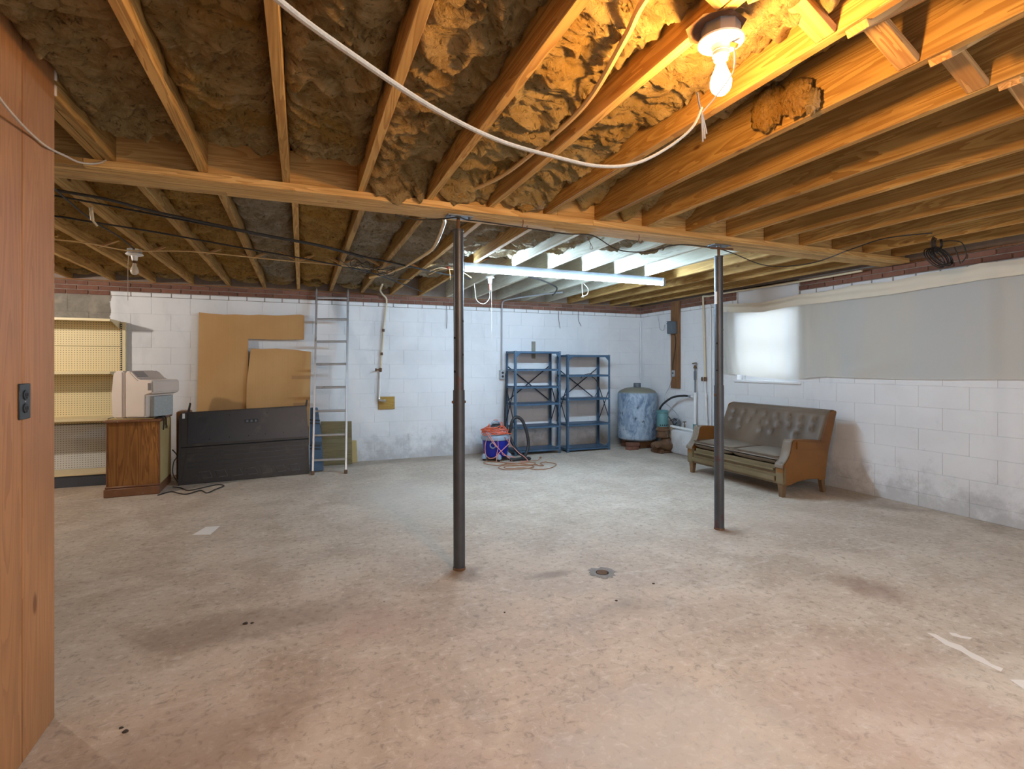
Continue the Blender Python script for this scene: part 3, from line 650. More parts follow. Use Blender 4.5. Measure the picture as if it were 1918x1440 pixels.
cable('electrical_cable', [(-2.6, 5.1, zc), (-1.7, 5.15, zc-.004), (-1.36, 5.30, zc-.02), (-.9, 5.25, zc), (-.2, 5.35, zc-.003), (.4, 5.43, zc), (.9, 5.6, zc)], .0055, 'cable_y', 'pale yellowed cable under the far joists near the cross bridging', 'cable')
# tangle of thin black wire between two far joists
b = MB()
for k in range(4):
    c = Vector((.52+.1*k, 5.15+.12*k, 2.315)); r = .07+.03*(k % 3)
    b.tube([c+Vector((r*1.3*math.cos(a), r*math.sin(a), .03*math.sin(2*a+k))) for a in [2*PI*q/20 for q in range(20)]], .0035, 5, closed=True)
b.tube(smooth_path([(.3, 5.0, 2.33), (.5, 5.3, 2.27), (.75, 5.3, 2.25), (.95, 5.7, 2.28), (1.2, 6.0, 2.33)], 6), .0035, 5)
tag(b.build('wire_tangle', 'blackwire'), 'tangle of thin black wire loops under far joists left of post', 'wire')
# short wire nut ends
b = MB(); b.tube([(-1.255, 4.10, 2.358), (-1.25, 4.11, 2.275)], .011, 6); b.tube([(-1.252, 4.105, 2.28), (-1.23, 4.13, 2.245)], .007, 6)
tag(b.build('wire_nut', 'cream'), 'small pale wire connector hanging from cables left of unlit bulb', 'connector')
b = MB(); b.lathe([(.003, 0), (.012, .004), (.008, .03), (.002, .034)], (1.36, 5.05, 2.30), 8)
wn = thing('wire_bundle', 'loose stripped wire ends with a red nut beside the left post', 'wire', (1.36, 5.05, 2.28)); b.build('red_nut', simple('red_cap', (.6, .04, .03), .5), wn)
b = MB()
for a in ((1.15, 4.95, 2.25), (1.5, 5.0, 2.27), (1.62, 5.1, 2.24), (1.37, 5.0, 2.19), (1.2, 5.2, 2.26)): b.tube(smooth_path([(1.36, 5.05, 2.305), ((1.36+a[0])/2, (5.05+a[1])/2, 2.30), a], 4), .004, 5)
b.build('bare_wire', 'cable_y', wn)
# thin black wire stapled along the beam
cable('bell_wire', [(.562, 3.40, 2.318), (.70, 3.402, 2.302), (.85, 3.34, 2.306), (.94, 3.24, 2.300), (1.02, 3.30, 2.306), (1.125, 3.339, 2.318), (1.541, 3.378, 2.316), (1.825, 3.415, 2.318), (2.026, 3.378, 2.316), (2.3, 3.46, 2.25), (2.55, 3.44, 2.25), (2.8, 3.36, 2.31), (3.111, 3.30, 2.300), (3.413, 3.405, 2.305), (3.905, 3.47, 2.24), (4.3, 3.35, 2.27), (4.36, 3.009, 2.335), (4.28, 2.68, 2.345), (4.45, 2.45, 2.348)], .0045, 'blackwire', 'thin black wire looped along the beam underside past both posts', 'wire', 5, 6)
# yellow flat cable through the near bay, dropping behind the beam
cable('yellow_cable', [(.936, 1.0, 2.44), (.941, 1.267, 2.425), (.984, 1.438, 2.415), (1.075, 1.846, 2.41), (1.078, 2.291, 2.41), (1.055, 2.76, 2.42), (.958, 3.13, 2.43)], .012, 'cable_y', 'thick yellow cable in the joist bay left of the lit bulb', 'cable')
cable('yellow_cable', [(.90, 3.46, 2.345), (.938, 3.60, 2.345), (1.02, 4.2, 2.330), (1.026, 4.55, 2.330), (.964, 5.201, 2.335), (.86, 5.75, 2.34), (.79, 5.95, 2.345), (.72, 6.1, 2.34)], .013, 'cable_y', 'thick yellow cable under far joists left of the near post', 'cable')
# coil of black cable by the right wall
coil = thing('cable_coil', 'coil of black cable hanging from joists over the right sheet', 'cable', (4.80, 2.60, 2.24))
b = MB()
for k in range(7):
    o1, o2 = random.uniform(-.012, .012), random.uniform(-.010, .010)
    b.tube([(4.81+o1+(.108+o2)*math.cos(a), 2.6+.01*k-.03+.04*math.sin(a), 2.225+o1+(.080+o2*.6)*math.sin(a)) for a in [2*PI*q/26 for q in range(26)]], .0045, 5, closed=True)
b.build('lower_loops', 'blackwire', coil)
b = MB()
for k in range(4):
    r = .046+.006*k
    b.tube([(4.81+.002*k+r*math.cos(a), 2.6+.008*k, 2.335+r*1.05*math.sin(a)) for a in [2*PI*q/20 for q in range(20)]], .004, 5, closed=True)
b.build('upper_loops', 'blackwire', coil)
b = MB(); b.tube(smooth_path([(4.83, 2.6, 2.345), (4.90, 2.57, 2.356), (5.02, 2.56, 2.355), (5.10, 2.57, 2.32), (5.14, 2.58, 2.25), (5.12, 2.6, 2.20)], 6), .004, 6)
b.tube(smooth_path([(5.02, 2.6, 2.32), (5.06, 2.6, 2.26), (5.10, 2.6, 2.19)], 5), .004, 6); b.build('free_end', 'blackwire', coil)
# hooks under the beam
for n_, (x, y) in enumerate(((1.385, 3.213), (2.352, 3.252))):
    b = MB(); b.tube(smooth_path([(x, y, 2.330), (x+.001, y, 2.30), (x-.004, y, 2.278), (x+.012, y, 2.262), (x+.028, y, 2.275), (x+.030, y, 2.286)], 5), .0032, 6)
    tag(b.build('screw_hook', 'rust'), ('small dark screw hook in beam, just right of the near post' if n_ == 0 else 'small dark screw hook in beam, between its splice and the far post'), 'hook')
b = MB(); b.tube(smooth_path([(2.02, 3.43, 2.30), (2.06, 3.45, 2.26), (2.07, 3.45, 2.235), (2.045, 3.45, 2.235), (2.05, 3.45, 2.27), (2.01, 3.43, 2.315)], 5), .0018, 5)
tag(b.build('bent_wire', 'rust'), 'thin bent wire loop hanging from the beam between the two hooks', 'wire')
# wires hanging down the back wall and under far joists
for pts, lb in (([(1.978, 7.44, 2.22), (1.985, 7.43, 2.05), (1.979, 7.44, 1.88)], 'short dark wire down the back wall beside near post'),
                ([(3.833, 7.44, 2.21), (3.828, 7.43, 2.08), (3.852, 7.43, 1.933)], 'short dark wire hanging on back wall above the right blue shelves'),
                ([(4.195, 7.44, 2.23), (4.19, 7.43, 2.08), (4.24, 7.43, 1.98)], 'short curled wire on back wall near the room corner')):
    cable('hanging_wire', pts, .0035, 'blackwire', lb, 'wire')
cable('hanging_wire', [(5.42, 6.98, 2.15), (5.41, 6.93, 2.0), (5.40, 6.9, 1.93), (5.41, 6.83, 1.90), (5.40, 6.78, 1.99), (5.41, 6.76, 1.93)], .003, 'greypipe', 'thin curly grey wire on right wall beside the electrical box', 'wire')
cable('black_flex', [(2.35, 5.3, 2.335), (2.6, 5.45, 2.325), (2.95, 5.8, 2.32), (3.15, 6.2, 2.325), (3.3, 6.6, 2.335)], .010, 'blackwire', 'black cable under far joists beyond the fluorescent light')
b = MB(); b.tube(smooth_path([(3.205, 5.6, 2.357), (3.21, 5.6, 2.25), (3.22, 5.6, 2.20), (3.28, 5.6, 2.22), (3.29, 5.6, 2.29), (3.222, 5.6, 2.357)], 5), .005, 6); b.tube([(3.22, 5.6, 2.205), (3.20, 5.6, 2.18), (3.23, 5.6, 2.185)], .006, 6)
tag(b.build('knotted_string', 'rope'), 'small knotted white string loop beyond the fluorescent light', 'string')

# ------------------------------------------------------------------ outlet on the partition
out = thing('wall_outlet', 'black duplex outlet on the wood panelled partition', 'outlet', (-.872, 2.242, 1.22))
b = MB(); b.box(-.872, -.866, 2.205, 2.28, 1.160, 1.280, .002); b.build('cover_plate', simple('black_cover', (.028, .036, .042), .4, 0, .1), out)
for z in (1.242, 1.197):
    b = MB(); b.lathe([(.0165, 0), (.0165, .004), (.012, .005)], (-.867, 2.242, z), 20, axis=(1, 0, 0)); r_ = b.build('receptacle', 'black', out)
    b = MB(); b.box(-.8625, -.861, 2.234, 2.2365, z-.005, z+.006); b.box(-.8625, -.861, 2.247, 2.2495, z-.005, z+.006); b.lathe([(.0025, 0), (.0025, .0012)], (-.8625, 2.242, z-.010), 8, axis=(1, 0, 0)); b.build('slot_marks', 'hole', r_)
b = MB(); b.lathe([(.003, 0), (.0025, .0015)], (-.8662, 2.242, 1.2195), 8, axis=(1, 0, 0)); b.build('screw', 'chrome', out)

# ------------------------------------------------------------------ cream display shelving
g = thing('display_shelving', 'cream metal store shelving with pegboard back against the far left wall', 'shelving', (-2.6, 7.25, 0))
GX0, GX1 = -3.25, -1.985
for z0, z1 in ((.145, .655), (.665, 1.255), (1.26, 1.56), (1.565, 1.86)):
    b = MB(); b.box(GX0, GX1, 7.425, 7.431, z0, z1); b.build('pegboard_panel', 'peg', g, flat=True)
for x, mt in ((GX1+.002, 'slot'), (GX0-.02, 'slot')):
    b = MB(); b.box(x, x+.014, 7.40, 7.435, 0, 1.845, .001); b.build('slotted_upright', mt, g)
b = MB(); b.box(GX1+.017, GX1+.052, 7.405, 7.445, 0, 1.85, .002); b.build('end_cover', 'creamshelf', g)
for z, d, th in ((1.862, .34, .026), (1.268, .34, .026), (.752, .40, .026)):
    y0 = 7.425-d
    b = MB(); b.prism([(y0, z-th), (y0, z), (7.424, z+.0), (7.424, z-.006), (y0+.02, z-.006), (y0+.012, z-th)], lambda a, c, t: (t, a, c), GX0, GX1-.01, 0)
    s_ = b.build('shelf', 'creamshelf', g)
    for x in (GX1-.012, GX0+.004):
        b = MB(); b.prism([(y0+.01, z-.018), (y0+.01, z-.002), (7.42, z-.002), (7.42, z-.085), (7.38, z-.085)], lambda a, c, t: (t, a, c), x, x+.006, 0); b.build('shelf_bracket', 'creamshelf', s_)
b = MB(); b.box(GX0, GX1, 7.075, 7.42, .125, .145, .003); b.build('base_deck', 'creamshelf', g)
b = MB(); b.box(GX0, GX1, 7.09, 7.11, 0, .124, .002); b.build('kick_plate', 'kick', g)

# ------------------------------------------------------------------ wooden cabinet, turned sideways
cab = thing('wooden_cabinet', 'old walnut cabinet turned side-on with scuffed base under the monitor', 'cabinet', (-1.6, 6.75, 0))
ca = math.radians(2); Rc = Matrix.Translation((-1.838, 6.385, 0)) @ Matrix.Rotation(ca, 4, 'Z')
CW, CD, CHt = .468, .62, .775
b = MB(); b.box(.012, CW-.012, .012, .03, .10, CHt-.02, .002, Rc); b.build('side_panel', 'walnut', cab)
b = MB(); b.box(.012, CW-.012, .030, CD, .10, CHt-.02, 0, Rc); b.build('carcass', 'walnut', cab, flat=True)
for x in (.004, CW-.016): b = MB(); b.box(x, x+.012, .006, .03, .10, CHt-.02, .003, Rc); b.build('corner_post', 'walnut_edge', cab)
b = MB(); b.box(-.012, CW+.006, -.012, CD+.01, CHt-.02, CHt+.006, .006, Rc); b.build('cabinet_top', 'walnut_edge', cab)
b = MB(); b.box(-.004, CW-.002, -.004, CD, .088, .108, .006, Rc); b.build('base_moulding', 'walnut_edge', cab)
b = MB(); b.box(-.012, CW-.004, -.012, CD, .0, .086, .006, Rc); b.build('plinth', 'walnut_edge', cab)
b = MB(); b.box(CW-.011, CW-.003, .02, CD-.02, .10, CHt-.03, .001, Rc); b.build('fiberboard_back', 'fiberboard', cab)
for dy in (.06, .20):
    b = MB(); b.tube([Rc @ Vector(p) for p in smooth_path([(CW-.05, dy, CHt+.012), (CW+.008, dy+.01, CHt+.01), (CW+.016, dy+.02, CHt-.05), (CW+.01, dy+.04, CHt-.12)], 5)], .006, 6); b.build('hanging_flex', 'black', cab)
b = MB(); b.prism([(0, 0), (.16, .0), (.19, -.04), (.17, -.10), (.13, -.13), (.10, -.09), (.02, -.07)], lambda a, c, t: Rc @ Vector((CW+t, .22+a*1.3, CHt-.01+c)), .004, .010, 0); b.build('peeled_edge', 'fiberboard', cab)
# loose board lying on the cabinet and a yellow foam strip
b = MB(); b.box(.02, .40, .02, .5, CHt+.0065, CHt+.016, .002, Rc); tag(b.build('loose_board', 'fiberboard'), 'thin yellowed board lying on the cabinet under the monitor', 'board')
# ------------------------------------------------------------------ CRT monitor
mon = thing('crt_monitor', 'old beige CRT computer monitor seen from its side on the cabinet', 'monitor', (-1.5, 6.6, CHt+.017))
MZ = CHt+.0165
Rm = Matrix.Translation((-1.66, 6.70, MZ)) @ Matrix.Rotation(math.radians(-24), 4, 'Z')
def fm(a, c, t): return Rm @ Vector((a, t, c))
# profile in depth(a)/height(c); front faces left
b = MB(); b.prism([(-.055, .03), (-.062, .25), (-.045, .43), (-.03, .487), (.07, .492), (.07, .0), (-.02, .0), (-.04, .006)], fm, -.26, .20, .014); b.build('front_bezel', 'beige', mon)
b = MB(); b.prism([(.071, .005), (.071, .485), (.125, .487), (.21, .40), (.30, .395), (.36, .392), (.365, .26), (.29, .235), (.285, .01)], fm, -.24, .18, .012); b.build('rear_housing', 'beige', mon)
b = MB(); b.prism([(.29, .012), (.29, .225), (.33, .222), (.33, .012)], fm, -.17, .12, .002); b.build('connector_plate', 'board_green', mon)
for k in range(7): b = MB(); q = .318+.006*k; b.box(q, q+.0025, -.2425, -.2395, .29, .365, 0, Rm); b.build('vent_slot', 'beige_dark', mon)
for k in range(6):
    q = k*.010; b = MB(); b.prism([(.130+q, .479-q*.98), (.134+q, .475-q*.98), (.137+q, .479-q*.98), (.133+q, .483-q*.98)], fm, -.21, -.06, 0); b.build('vent_slot', 'beige_dark', mon)
b = MB(); b.box(-.059, -.050, -.22, .16, .08, .44, .004, Rm); b.build('screen', 'black', mon)
# ------------------------------------------------------------------ cardboard sheets
def cf(y0, lean): return lambda a, c, t: (a, y0+lean*c+t, c)
f_ = cf(7.30, .055)
top1 = [(-1.181, 1.996), (-1.05, 1.985), (-.9, 1.978), (-.78, 1.985), (-.62, 1.982), (-.5, 1.992), (-.3, 1.988), (-.15, 2.00), (-.02, 2.012), (.034, 2.0)]
b = MB(); b.prism([(-1.215, .30), (-1.195, .776), (-1.185, 1.4)]+top1+[(.028, 1.680), (-.30, 1.672), (-.632, 1.676), (-.636, 1.2), (-.655, .78), (-.655, .30)], f_, 0, .005, 0)
tag(b.build('cardboard_sheet', 'card', flat=True), 'large brown cardboard sheet with a notch cut out, leaning on back wall', 'cardboard')
f2 = cf(7.27, .055)
b = MB(); b.prism([(-.652, .30), (-.645, 1.1), (-.60, 1.552), (-.45, 1.548), (-.3, 1.556), (-.1, 1.545), (.02, 1.528), (.116, 1.518), (.10, .79), (.09, .30)], f2, -.012, -.007, 0)
tag(b.build('cardboard_sheet', 'card', flat=True), 'smaller brown cardboard sheet in front of the notched one, by the ladder', 'cardboard')
M['tape'] = simple('brown_tape', (.38, .20, .075), .5)
for x0, x1, z0, z1 in ((-.12, .107, 1.16, 1.205), (-.10, .10, .80, .85)):
    b = MB(); b.prism([(x0, z0), (x1, z0), (x1, z1), (x0, z1)], f2, -.0155, -.0125, 0); b.build('tape_strip', 'tape', bpy.data.objects['cardboard_sheet.001'])

# ------------------------------------------------------------------ black tailgate
tg = thing('truck_tailgate', 'black metal pickup tailgate standing upright against the cardboard', 'tailgate', (-.6, 6.8, 0))
TA = Vector((-1.275, 6.735, 0)); TB = Vector((.085, 6.862, 0)); ux = (TB-TA).normalized(); uy = Vector((-ux.y, ux.x, 0)); TW = (TB-TA).length
lean = .16
def tf(a, c, t): return TA + ux*a + uy*(t+lean*c) + Vector((0, 0, c))
b = MB(); b.prism([(0, .002), (TW, .004), (TW-.0, .40), (TW-.015, .835), (.02, .80), (0, .76)], tf, .0, .055, .006); b.build('body', 'tg_low', tg)
b = MB(); b.prism([(.085, .445), (TW-.004, .455), (TW-.016, .822), (.085, .795)], tf, -.012, -.001, .003); up_ = b.build('upper_panel', 'tg', tg)
b = MB(); b.prism([(.0, .405), (TW, .42), (TW, .432), (.0, .417)], tf, -.004, -.0005, 0); b.build('recess_shade_strip', 'hole', tg)  # raised black strip imitating the shade in the recess between the panels
b = MB(); b.prism([(.03, .03), (TW-.02, .03), (TW-.05, .39), (.08, .385)], tf, -.010, -.001, .006); b.build('lower_panel', 'tg_low', tg)
for z in (.345, .30, .235, .19):
    b = MB(); b.prism([(.09, z-.006), (TW-.06, z+.004), (TW-.06, z+.014), (.09, z+.004)], tf, -.017, -.0095, .002); b.build('pressed_rib', 'tg', tg)
for k in range(7):
    x = .20+k*.155; b = MB(); w = .13
    b.tube([tf(x, .13, -.012), tf(x+.035, .06, -.012), tf(x+w, .065, -.012), tf(x+w-.03, .135, -.012)], .0035, 6, closed=True); b.build('embossed_mark', 'tg_edge', tg)
b = MB(); b.prism([(.66, .655), (.80, .66), (.80, .70), (.66, .695)], tf, -.020, -.0125, .002)
lt = b.build('latch_plate', 'black', up_)
for dx in (.675, .72, .765): b = MB(); b.prism([(dx, .665), (dx+.025, .667), (dx+.022, .69), (dx+.002, .69)], tf, -.026, -.0205, .002); b.build('latch_part', 'elec', up_)
b = MB(); b.prism([(.20, .69), (.27, .692), (.27, .735), (.20, .733)], tf, -.024, -.0125, .002); b.build('handle_cup', 'black', up_)
for x, z in ((.5, .755), (.90, .765), (.3, .49), (.5, .50), (.7, .505), (.88, .515), (1.08, .52), (1.28, .525)):
    b = MB(); b.lathe([(.006, 0), (.005, .003)], tf(x, z, -.012), 8, axis=-uy); b.build('bolt', 'hole', up_)
for x in (.06, TW-.05):
    b = MB(); b.prism([(x, .74), (x+.03, .74), (x+.052, .90), (x+.036, .91)], tf, .02, .045, .002); b.build('hinge_arm', 'black', tg)
b = MB(); b.prism([(.03, .735), (.055, .735), (.055, .79), (.03, .79)], tf, -.004, -.0005, 0); b.build('white_sticker', 'gum', tg)
b = MB(); b.prism([(-.002, .0), (.02, .0), (.02, .78), (-.002, .76)], tf, -.010, .05, .003); b.build('end_cap', 'black', tg)
# blue panel behind
bp = thing('blue_panel', 'narrow dusty blue panel with black bands standing behind the ladder foot', 'panel', (.16, 7.05, 0))
b = MB(); b.prism([(.10, .004), (.258, .004), (.235, .45), (.19, .80), (.10, .80)], lambda a, c, t: (a, 6.98+.10*c+t, c), 0, .05, .006); b.build('panel_body', 'bluepanel', bp)
for z in (.64, .60, .32, .28): b = MB(); b.prism([(.096, z), (.222-.02*(z-.3), z-.012), (.222-.02*(z-.3), z+.004), (.096, z+.018)], lambda a, c, t: (a, 6.98+.10*c+t, c), -.008, -.0005, 0); b.build('black_band', 'black', bp)
# plywood pieces
b = MB(); b.prism([(.26, .004), (.636, .004), (.632, .575), (.235, .585)], lambda a, c, t: (a, 7.33+.10*c+t, c), 0, .014, 0)
tag(b.build('plywood_board', 'ply_green', flat=True), 'greenish weathered plywood board leaning on wall behind the ladder', 'board')
b = MB(); b.prism([(.5, .004), (.712, .004), (.70, .302), (.5, .31)], lambda a, c, t: (a, 7.405+.10*c+t, c), 0, .012, 0)
tag(b.build('plywood_board', M['fiberboard'], flat=True), 'small brown board peeking out right of the plywood board', 'board')
# ------------------------------------------------------------------ ladder
ld = thing('ladder', 'aluminium straight ladder leaning on the back wall', 'ladder', (.33, 6.75, 0))
A0, A1 = Vector((.125, 6.80, .02)), Vector((.187, 7.40, 2.40)); B0, B1 = Vector((.507, 6.735, .02)), Vector((.583, 7.36, 2.41))
for p, q in ((A0, A1), (B0, B1)):
    d = (q-p).normalized(); sx = Vector((1, 0, 0)); sy = d.cross(sx).normalized(); sx = sy.cross(d).normalized()
    m_ = Matrix((sx, sy, d)).transposed().to_4x4(); m_.translation = p; b = MB(); b.box(-.0125, .0125, -.028, .028, 0, (q-p).length, .003, m_); b.build('side_rail', 'alu', ld)
    b = MB(); b.box(-.018, .018, -.036, .036, -.024, .022, .004, m_); b.build('rubber_foot', 'rust', ld)
for k in range(8):
    z = .150+.298*k; t_ = z/2.4; p = A0.lerp(A1, t_); q = B0.lerp(B1, t_)
    b = MB(); b.tube([p+(q-p)*.02, q-(q-p)*.02], .0155, 10); b.build('rung', 'alu', ld)
# ------------------------------------------------------------------ wall pipe with valve
wp = thing('water_pipe', 'thin rust-spotted cream pipe with valve on back wall right of ladder', 'pipe', (1.05, 7.43, .93))
b = MB(); b.tube(smooth_path([(.92, 6.5, 2.335), (.95, 6.9, 2.325), (1.03, 7.32, 2.33), (1.10, 7.41, 2.28), (1.107, 7.42, 2.2)], 5)+[Vector(p) for p in ((1.069, 7.425, 1.879), (1.028, 7.425, 1.30))], .0115, 10); b.build('upper_pipe', 'cream', wp)
b = MB(); b.tube([(1.022, 7.425, 1.25), (1.012, 7.425, .90)], .014, 10); b.build('lower_pipe', 'pvc', wp)
for z, x in ((1.83, 1.064), (1.50, 1.041)): b = MB(); b.lathe([(.016, -.02), (.018, -.01), (.018, .01), (.016, .02)], (x, 7.425, z), 12); b.build('coupling', 'rust', wp)
b = MB(); b.lathe([(.015, -.03), (.02, -.02), (.02, .02), (.015, .03)], (1.024, 7.425, 1.275), 12); b.tube([(1.024, 7.42, 1.275), (.965, 7.40, 1.277)], .010, 8); v_ = b.build('valve_body', 'rust', wp)
b = MB(); b.lathe([(.022, -.004), (.026, 0), (.022, .004)], (.958, 7.398, 1.277), 12, axis=(-1, -.3, 0)); b.build('valve_handle', 'rust', v_)
b = MB(); b.tube(smooth_path([(1.010, 7.42, .91), (1.008, 7.41, .86), (1.05, 7.38, .842), (1.09, 7.37, .842)], 5), .014, 10); b.lathe([(.018, 0), (.018, .025)], (1.06, 7.38, .842), 8, axis=(1, 0, 0)); b.build('outlet_fitting', 'chrome', wp)
b = MB(); b.box(1.0, 1.225, 7.445, 7.468, .72, .895, .002); tag(b.build('wood_patch', 'ply_yel'), 'small square of yellow plywood behind pipe outlet on back wall', 'board')
b = MB(); b.tube([(.60, 7.0, 2.335), (.95, 7.2, 2.33), (1.2, 7.36, 2.33), (1.5, 6.6, 2.335)], .008, 6)
# conduit and outlet
cn = thing('conduit_outlet', 'grey conduit dropping to a box outlet left of the blue shelves', 'outlet', (2.852, 7.45, 1.12))
b = MB(); b.tube(smooth_path([(3.30, 6.3, 2.335), (3.1, 6.6, 2.332), (2.92, 7.1, 2.33), (2.86, 7.38, 2.32), (2.855, 7.44, 2.25)], 6)+[Vector((2.852, 7.44, 1.26))], .0105, 10); b.build('conduit_pipe', 'greypipe', cn)
b = MB(); b.box(2.815, 2.890, 7.405, 7.468, 1.125, 1.265, .005); bx_ = b.build('outlet_box', 'greypipe', cn)
for z in (1.225, 1.168): b = MB(); b.lathe([(.019, 0), (.019, .004)], (2.853, 7.404, z), 14, axis=(0, -1, 0)); b.build('receptacle', 'black', bx_)
b = MB(); b.tube([(2.87, 7.455, 1.125), (2.875, 7.455, .0)], .004, 6); b.build('ground_wire', 'pvc', cn)
b = MB(); b.box(3.365, 3.425, 7.445, 7.468, 1.445, 1.715, .003); tag(b.build('wood_strip', simple('grey_weathered_wood', (.27, .25, .20), .8, 0, .2, 12)), 'short weathered wood strip on wall above left blue shelves', 'board')
b = MB(); b.tube([(5.425, 7.45, 2.1), (5.425, 7.45, 1.1)], .012, 8); tag(b.build('corner_pipe', 'paint'), 'thin white painted pipe in the room corner above the tank', 'pipe')
# ------------------------------------------------------------------ blue steel shelving
def angle_post(mb, x, y, z0, z1, sx, sy, w=.034, t=.003, lx=0):
    mb.box(min(x, x+sx*w), max(x, x+sx*w), min(y, y+sy*t), max(y, y+sy*t), z0, z1); mb.box(min(x, x+sx*t), max(x, x+sx*t), min(y, y+sy*w), max(y, y+sy*w), z0, z1)
def blue_unit(x0, x1, y0, y1, H, levels, label):
    t = thing('steel_shelving', label, 'shelving', ((x0+x1)/2, (y0+y1)/2, 0), 'blue steel shelving units')
    for x, sx in ((x0, 1), (x1, -1)):
        for y, sy in ((y0, 1), (y1, -1)):
            b = MB(); angle_post(b, x, y, 0, H, sx, sy); o = b.build('upright', 'blue_steel', t, flat=True)
            if y == y0:
                for k, z in enumerate(levels): b = MB(); b.lathe([(.005, 0), (.004, .003)], (x+sx*.017, y-.001, z-.012), 6, axis=(0, -1, 0)); b.build('bolt', 'chrome', o)
    for z in levels:
        b = MB(); e = .004
        b.box(x0+e, x1-e, y0+e, y1-e, z-.003, z)
        for a in ((x0+e, x1-e, y0+e, y0+e+.003), (x0+e, x1-e, y1-e-.003, y1-e), (x0+e, x0+e+.003, y0+e, y1-e), (x1-e-.003, x1-e, y0+e, y1-e)): b.box(*a, z-.030, z)
        b.build('shelf', 'blue_steel', t, flat=True)
    for z, dz in ((levels[0]-.03, -1), (levels[-1]+.01, 1)):
        for x, sx in ((x0+.034, 1), (x1-.034, -1)):
            b = MB(); b.prism([(x, z), (x+sx*.06, z), (x, z+dz*.06)], lambda a, c, q: (a, y0-.001+q, c), -.003, 0); b.build('corner_gusset', 'blue_steel', t, flat=True)
    def strap(p, q):
        p, q = Vector(p), Vector(q); b = MB(); b.tube([p, q], .0085, 4); b.build('cross_brace', 'blue_dark', t, flat=True)
    yb = y1+.006
    strap((x0+.01, yb, H*.86), (x1-.01, yb, H*.50)); strap((x1-.01, yb+.006, H*.86), (x0+.01, yb+.006, H*.50))
    for x in (x0-.004, x1+.004):
        strap((x, y0+.01, H*.66), (x, y1-.01, H*.30)); strap((x, y1-.01, H*.66), (x, y0+.01, H*.30))
    return t
blue_unit(2.905, 3.668, 7.05, 7.40, 1.553, (1.548, 1.283, 1.022, .768, .425, .075), 'blue steel shelving unit with six shelves, left of the pair and taller')
blue_unit(3.765, 4.535, 7.03, 7.38, 1.505, (1.50, 1.19, .825, .43, .055), 'blue steel shelving unit with five shelves, right of the pair by the tank')
b = MB(); b.tube(smooth_path([(4.28, 7.3, 1.19), (4.36, 7.2, 1.12), (4.42, 7.18, .98), (4.36, 7.2, .84)], 5), .006, 6); b.tube(smooth_path([(4.1, 7.2, 1.13), (4.12, 7.15, 1.18), (4.2, 7.15, 1.205), (4.3, 7.2, 1.20)], 5), .005, 6)
tag(b.build('short_cable', 'blackwire'), 'short dark cable draped over second shelf of right blue unit', 'cable')
# ------------------------------------------------------------------ shop vacuum, wand, cord
vac = thing('shop_vacuum', 'blue wet and dry shop vacuum with grey lid and long black hose', 'vacuum', (2.56, 6.93, 0))
vc = (2.56, 6.93)
b = MB(); b.lathe([(.150, .045), (.165, .055), (.182, .19), (.190, .285), (.186, .288)], (*vc, 0), 32); b.build('drum', 'vacblue', vac)
b = MB(); b.lathe([(.192, .286), (.205, .292), (.208, .325), (.195, .345), (.185, .372), (.150, .415), (.090, .435), (.001, .44)], (*vc, 0), 32); b.build('lid', 'vacgrey', vac)
b = MB(); b.lathe([(.085, .43), (.080, .48), (.055, .505), (.001, .51)], (*vc, 0), 24); b.build('motor_cap', 'black', vac)
b = MB(); b.tube(smooth_path([(vc[0]-.08, vc[1], .46), (vc[0]-.04, vc[1], .53), (vc[0]+.05, vc[1], .53), (vc[0]+.09, vc[1], .46)], 5), .014, 8); b.build('carry_handle', 'vacgrey', vac)
q = Vector((-.52, -.85, 0)); b = MB(); b.lathe([(.045, 0), (.045, .03), (.030, .034), (.030, .01)], (vc[0]+q.x*.165, vc[1]+q.y*.165, .225), 20, axis=q); b.build('inlet_port', 'vacgrey', vac)
b = MB(); b.lathe([(.175, .035), (.19, .038), (.19, .055), (.175, .06)], (*vc, 0), 28); b.build('base_ring', 'black', vac)
for a in (.3, 1.9, 3.45, 4.6, 5.6):
    x, y = vc[0]+.2*math.cos(a), vc[1]+.2*math.sin(a)
    b = MB(); b.lathe([(.02, .03), (.036, .035), (.036, .075), (.018, .10), (.001, .105)], (x, y, 0), 14); b.build('castor_housing', 'vacgrey', vac)
    b = MB(); b.lathe([(.014, -.011), (.021, -.009), (.021, .009), (.014, .011)], (x, y, .0215), 14, axis=(math.sin(a), -math.cos(a), 0)); b.build('castor_wheel', 'black', vac)
hp = smooth_path([(2.735, 6.87, .335), (2.752, 6.84, .42), (2.775, 6.83, .54), (2.84, 6.83, .600), (2.925, 6.81, .545), (2.99, 6.79, .36), (3.00, 6.77, .20), (2.955, 6.74, .09), (2.87, 6.69, .035), (2.76, 6.66, .028), (2.68, 6.68, .028)], 14)
b = MB(); b.tube(hp, [.0215+(.0018 if i % 2 else 0) for i in range(len(hp))], 12); b.build('hose', 'black', vac)
b = MB(); b.tube([(2.73, 6.88, .30), (2.738, 6.87, .36)], .030, 14); b.tube([(2.69, 6.90, .315), (2.74, 6.87, .315)], .026, 12); b.build('hose_cuff', 'vacgrey', vac)
b = MB(); b.tube([(2.83, 7.27, .03), (2.862, 7.33, .60), (2.915, 7.405, 1.215)], [.017, .017, .0135], 12)
b.box(2.77, 2.89, 7.22, 7.30, 0.001, .035, .008); tag(b.build('vacuum_wand', 'black'), 'long black vacuum wand leaning on wall behind the shop vacuum', 'wand')
b = MB(); b.tube(smooth_path([(2.80, 6.985, .30), (2.83, 6.93, .20), (2.86, 6.84, .10), (2.93, 6.74, .045)], 6), .022, 10); b.box(2.86, 3.0, 6.66, 6.76, .002, .04, .01)
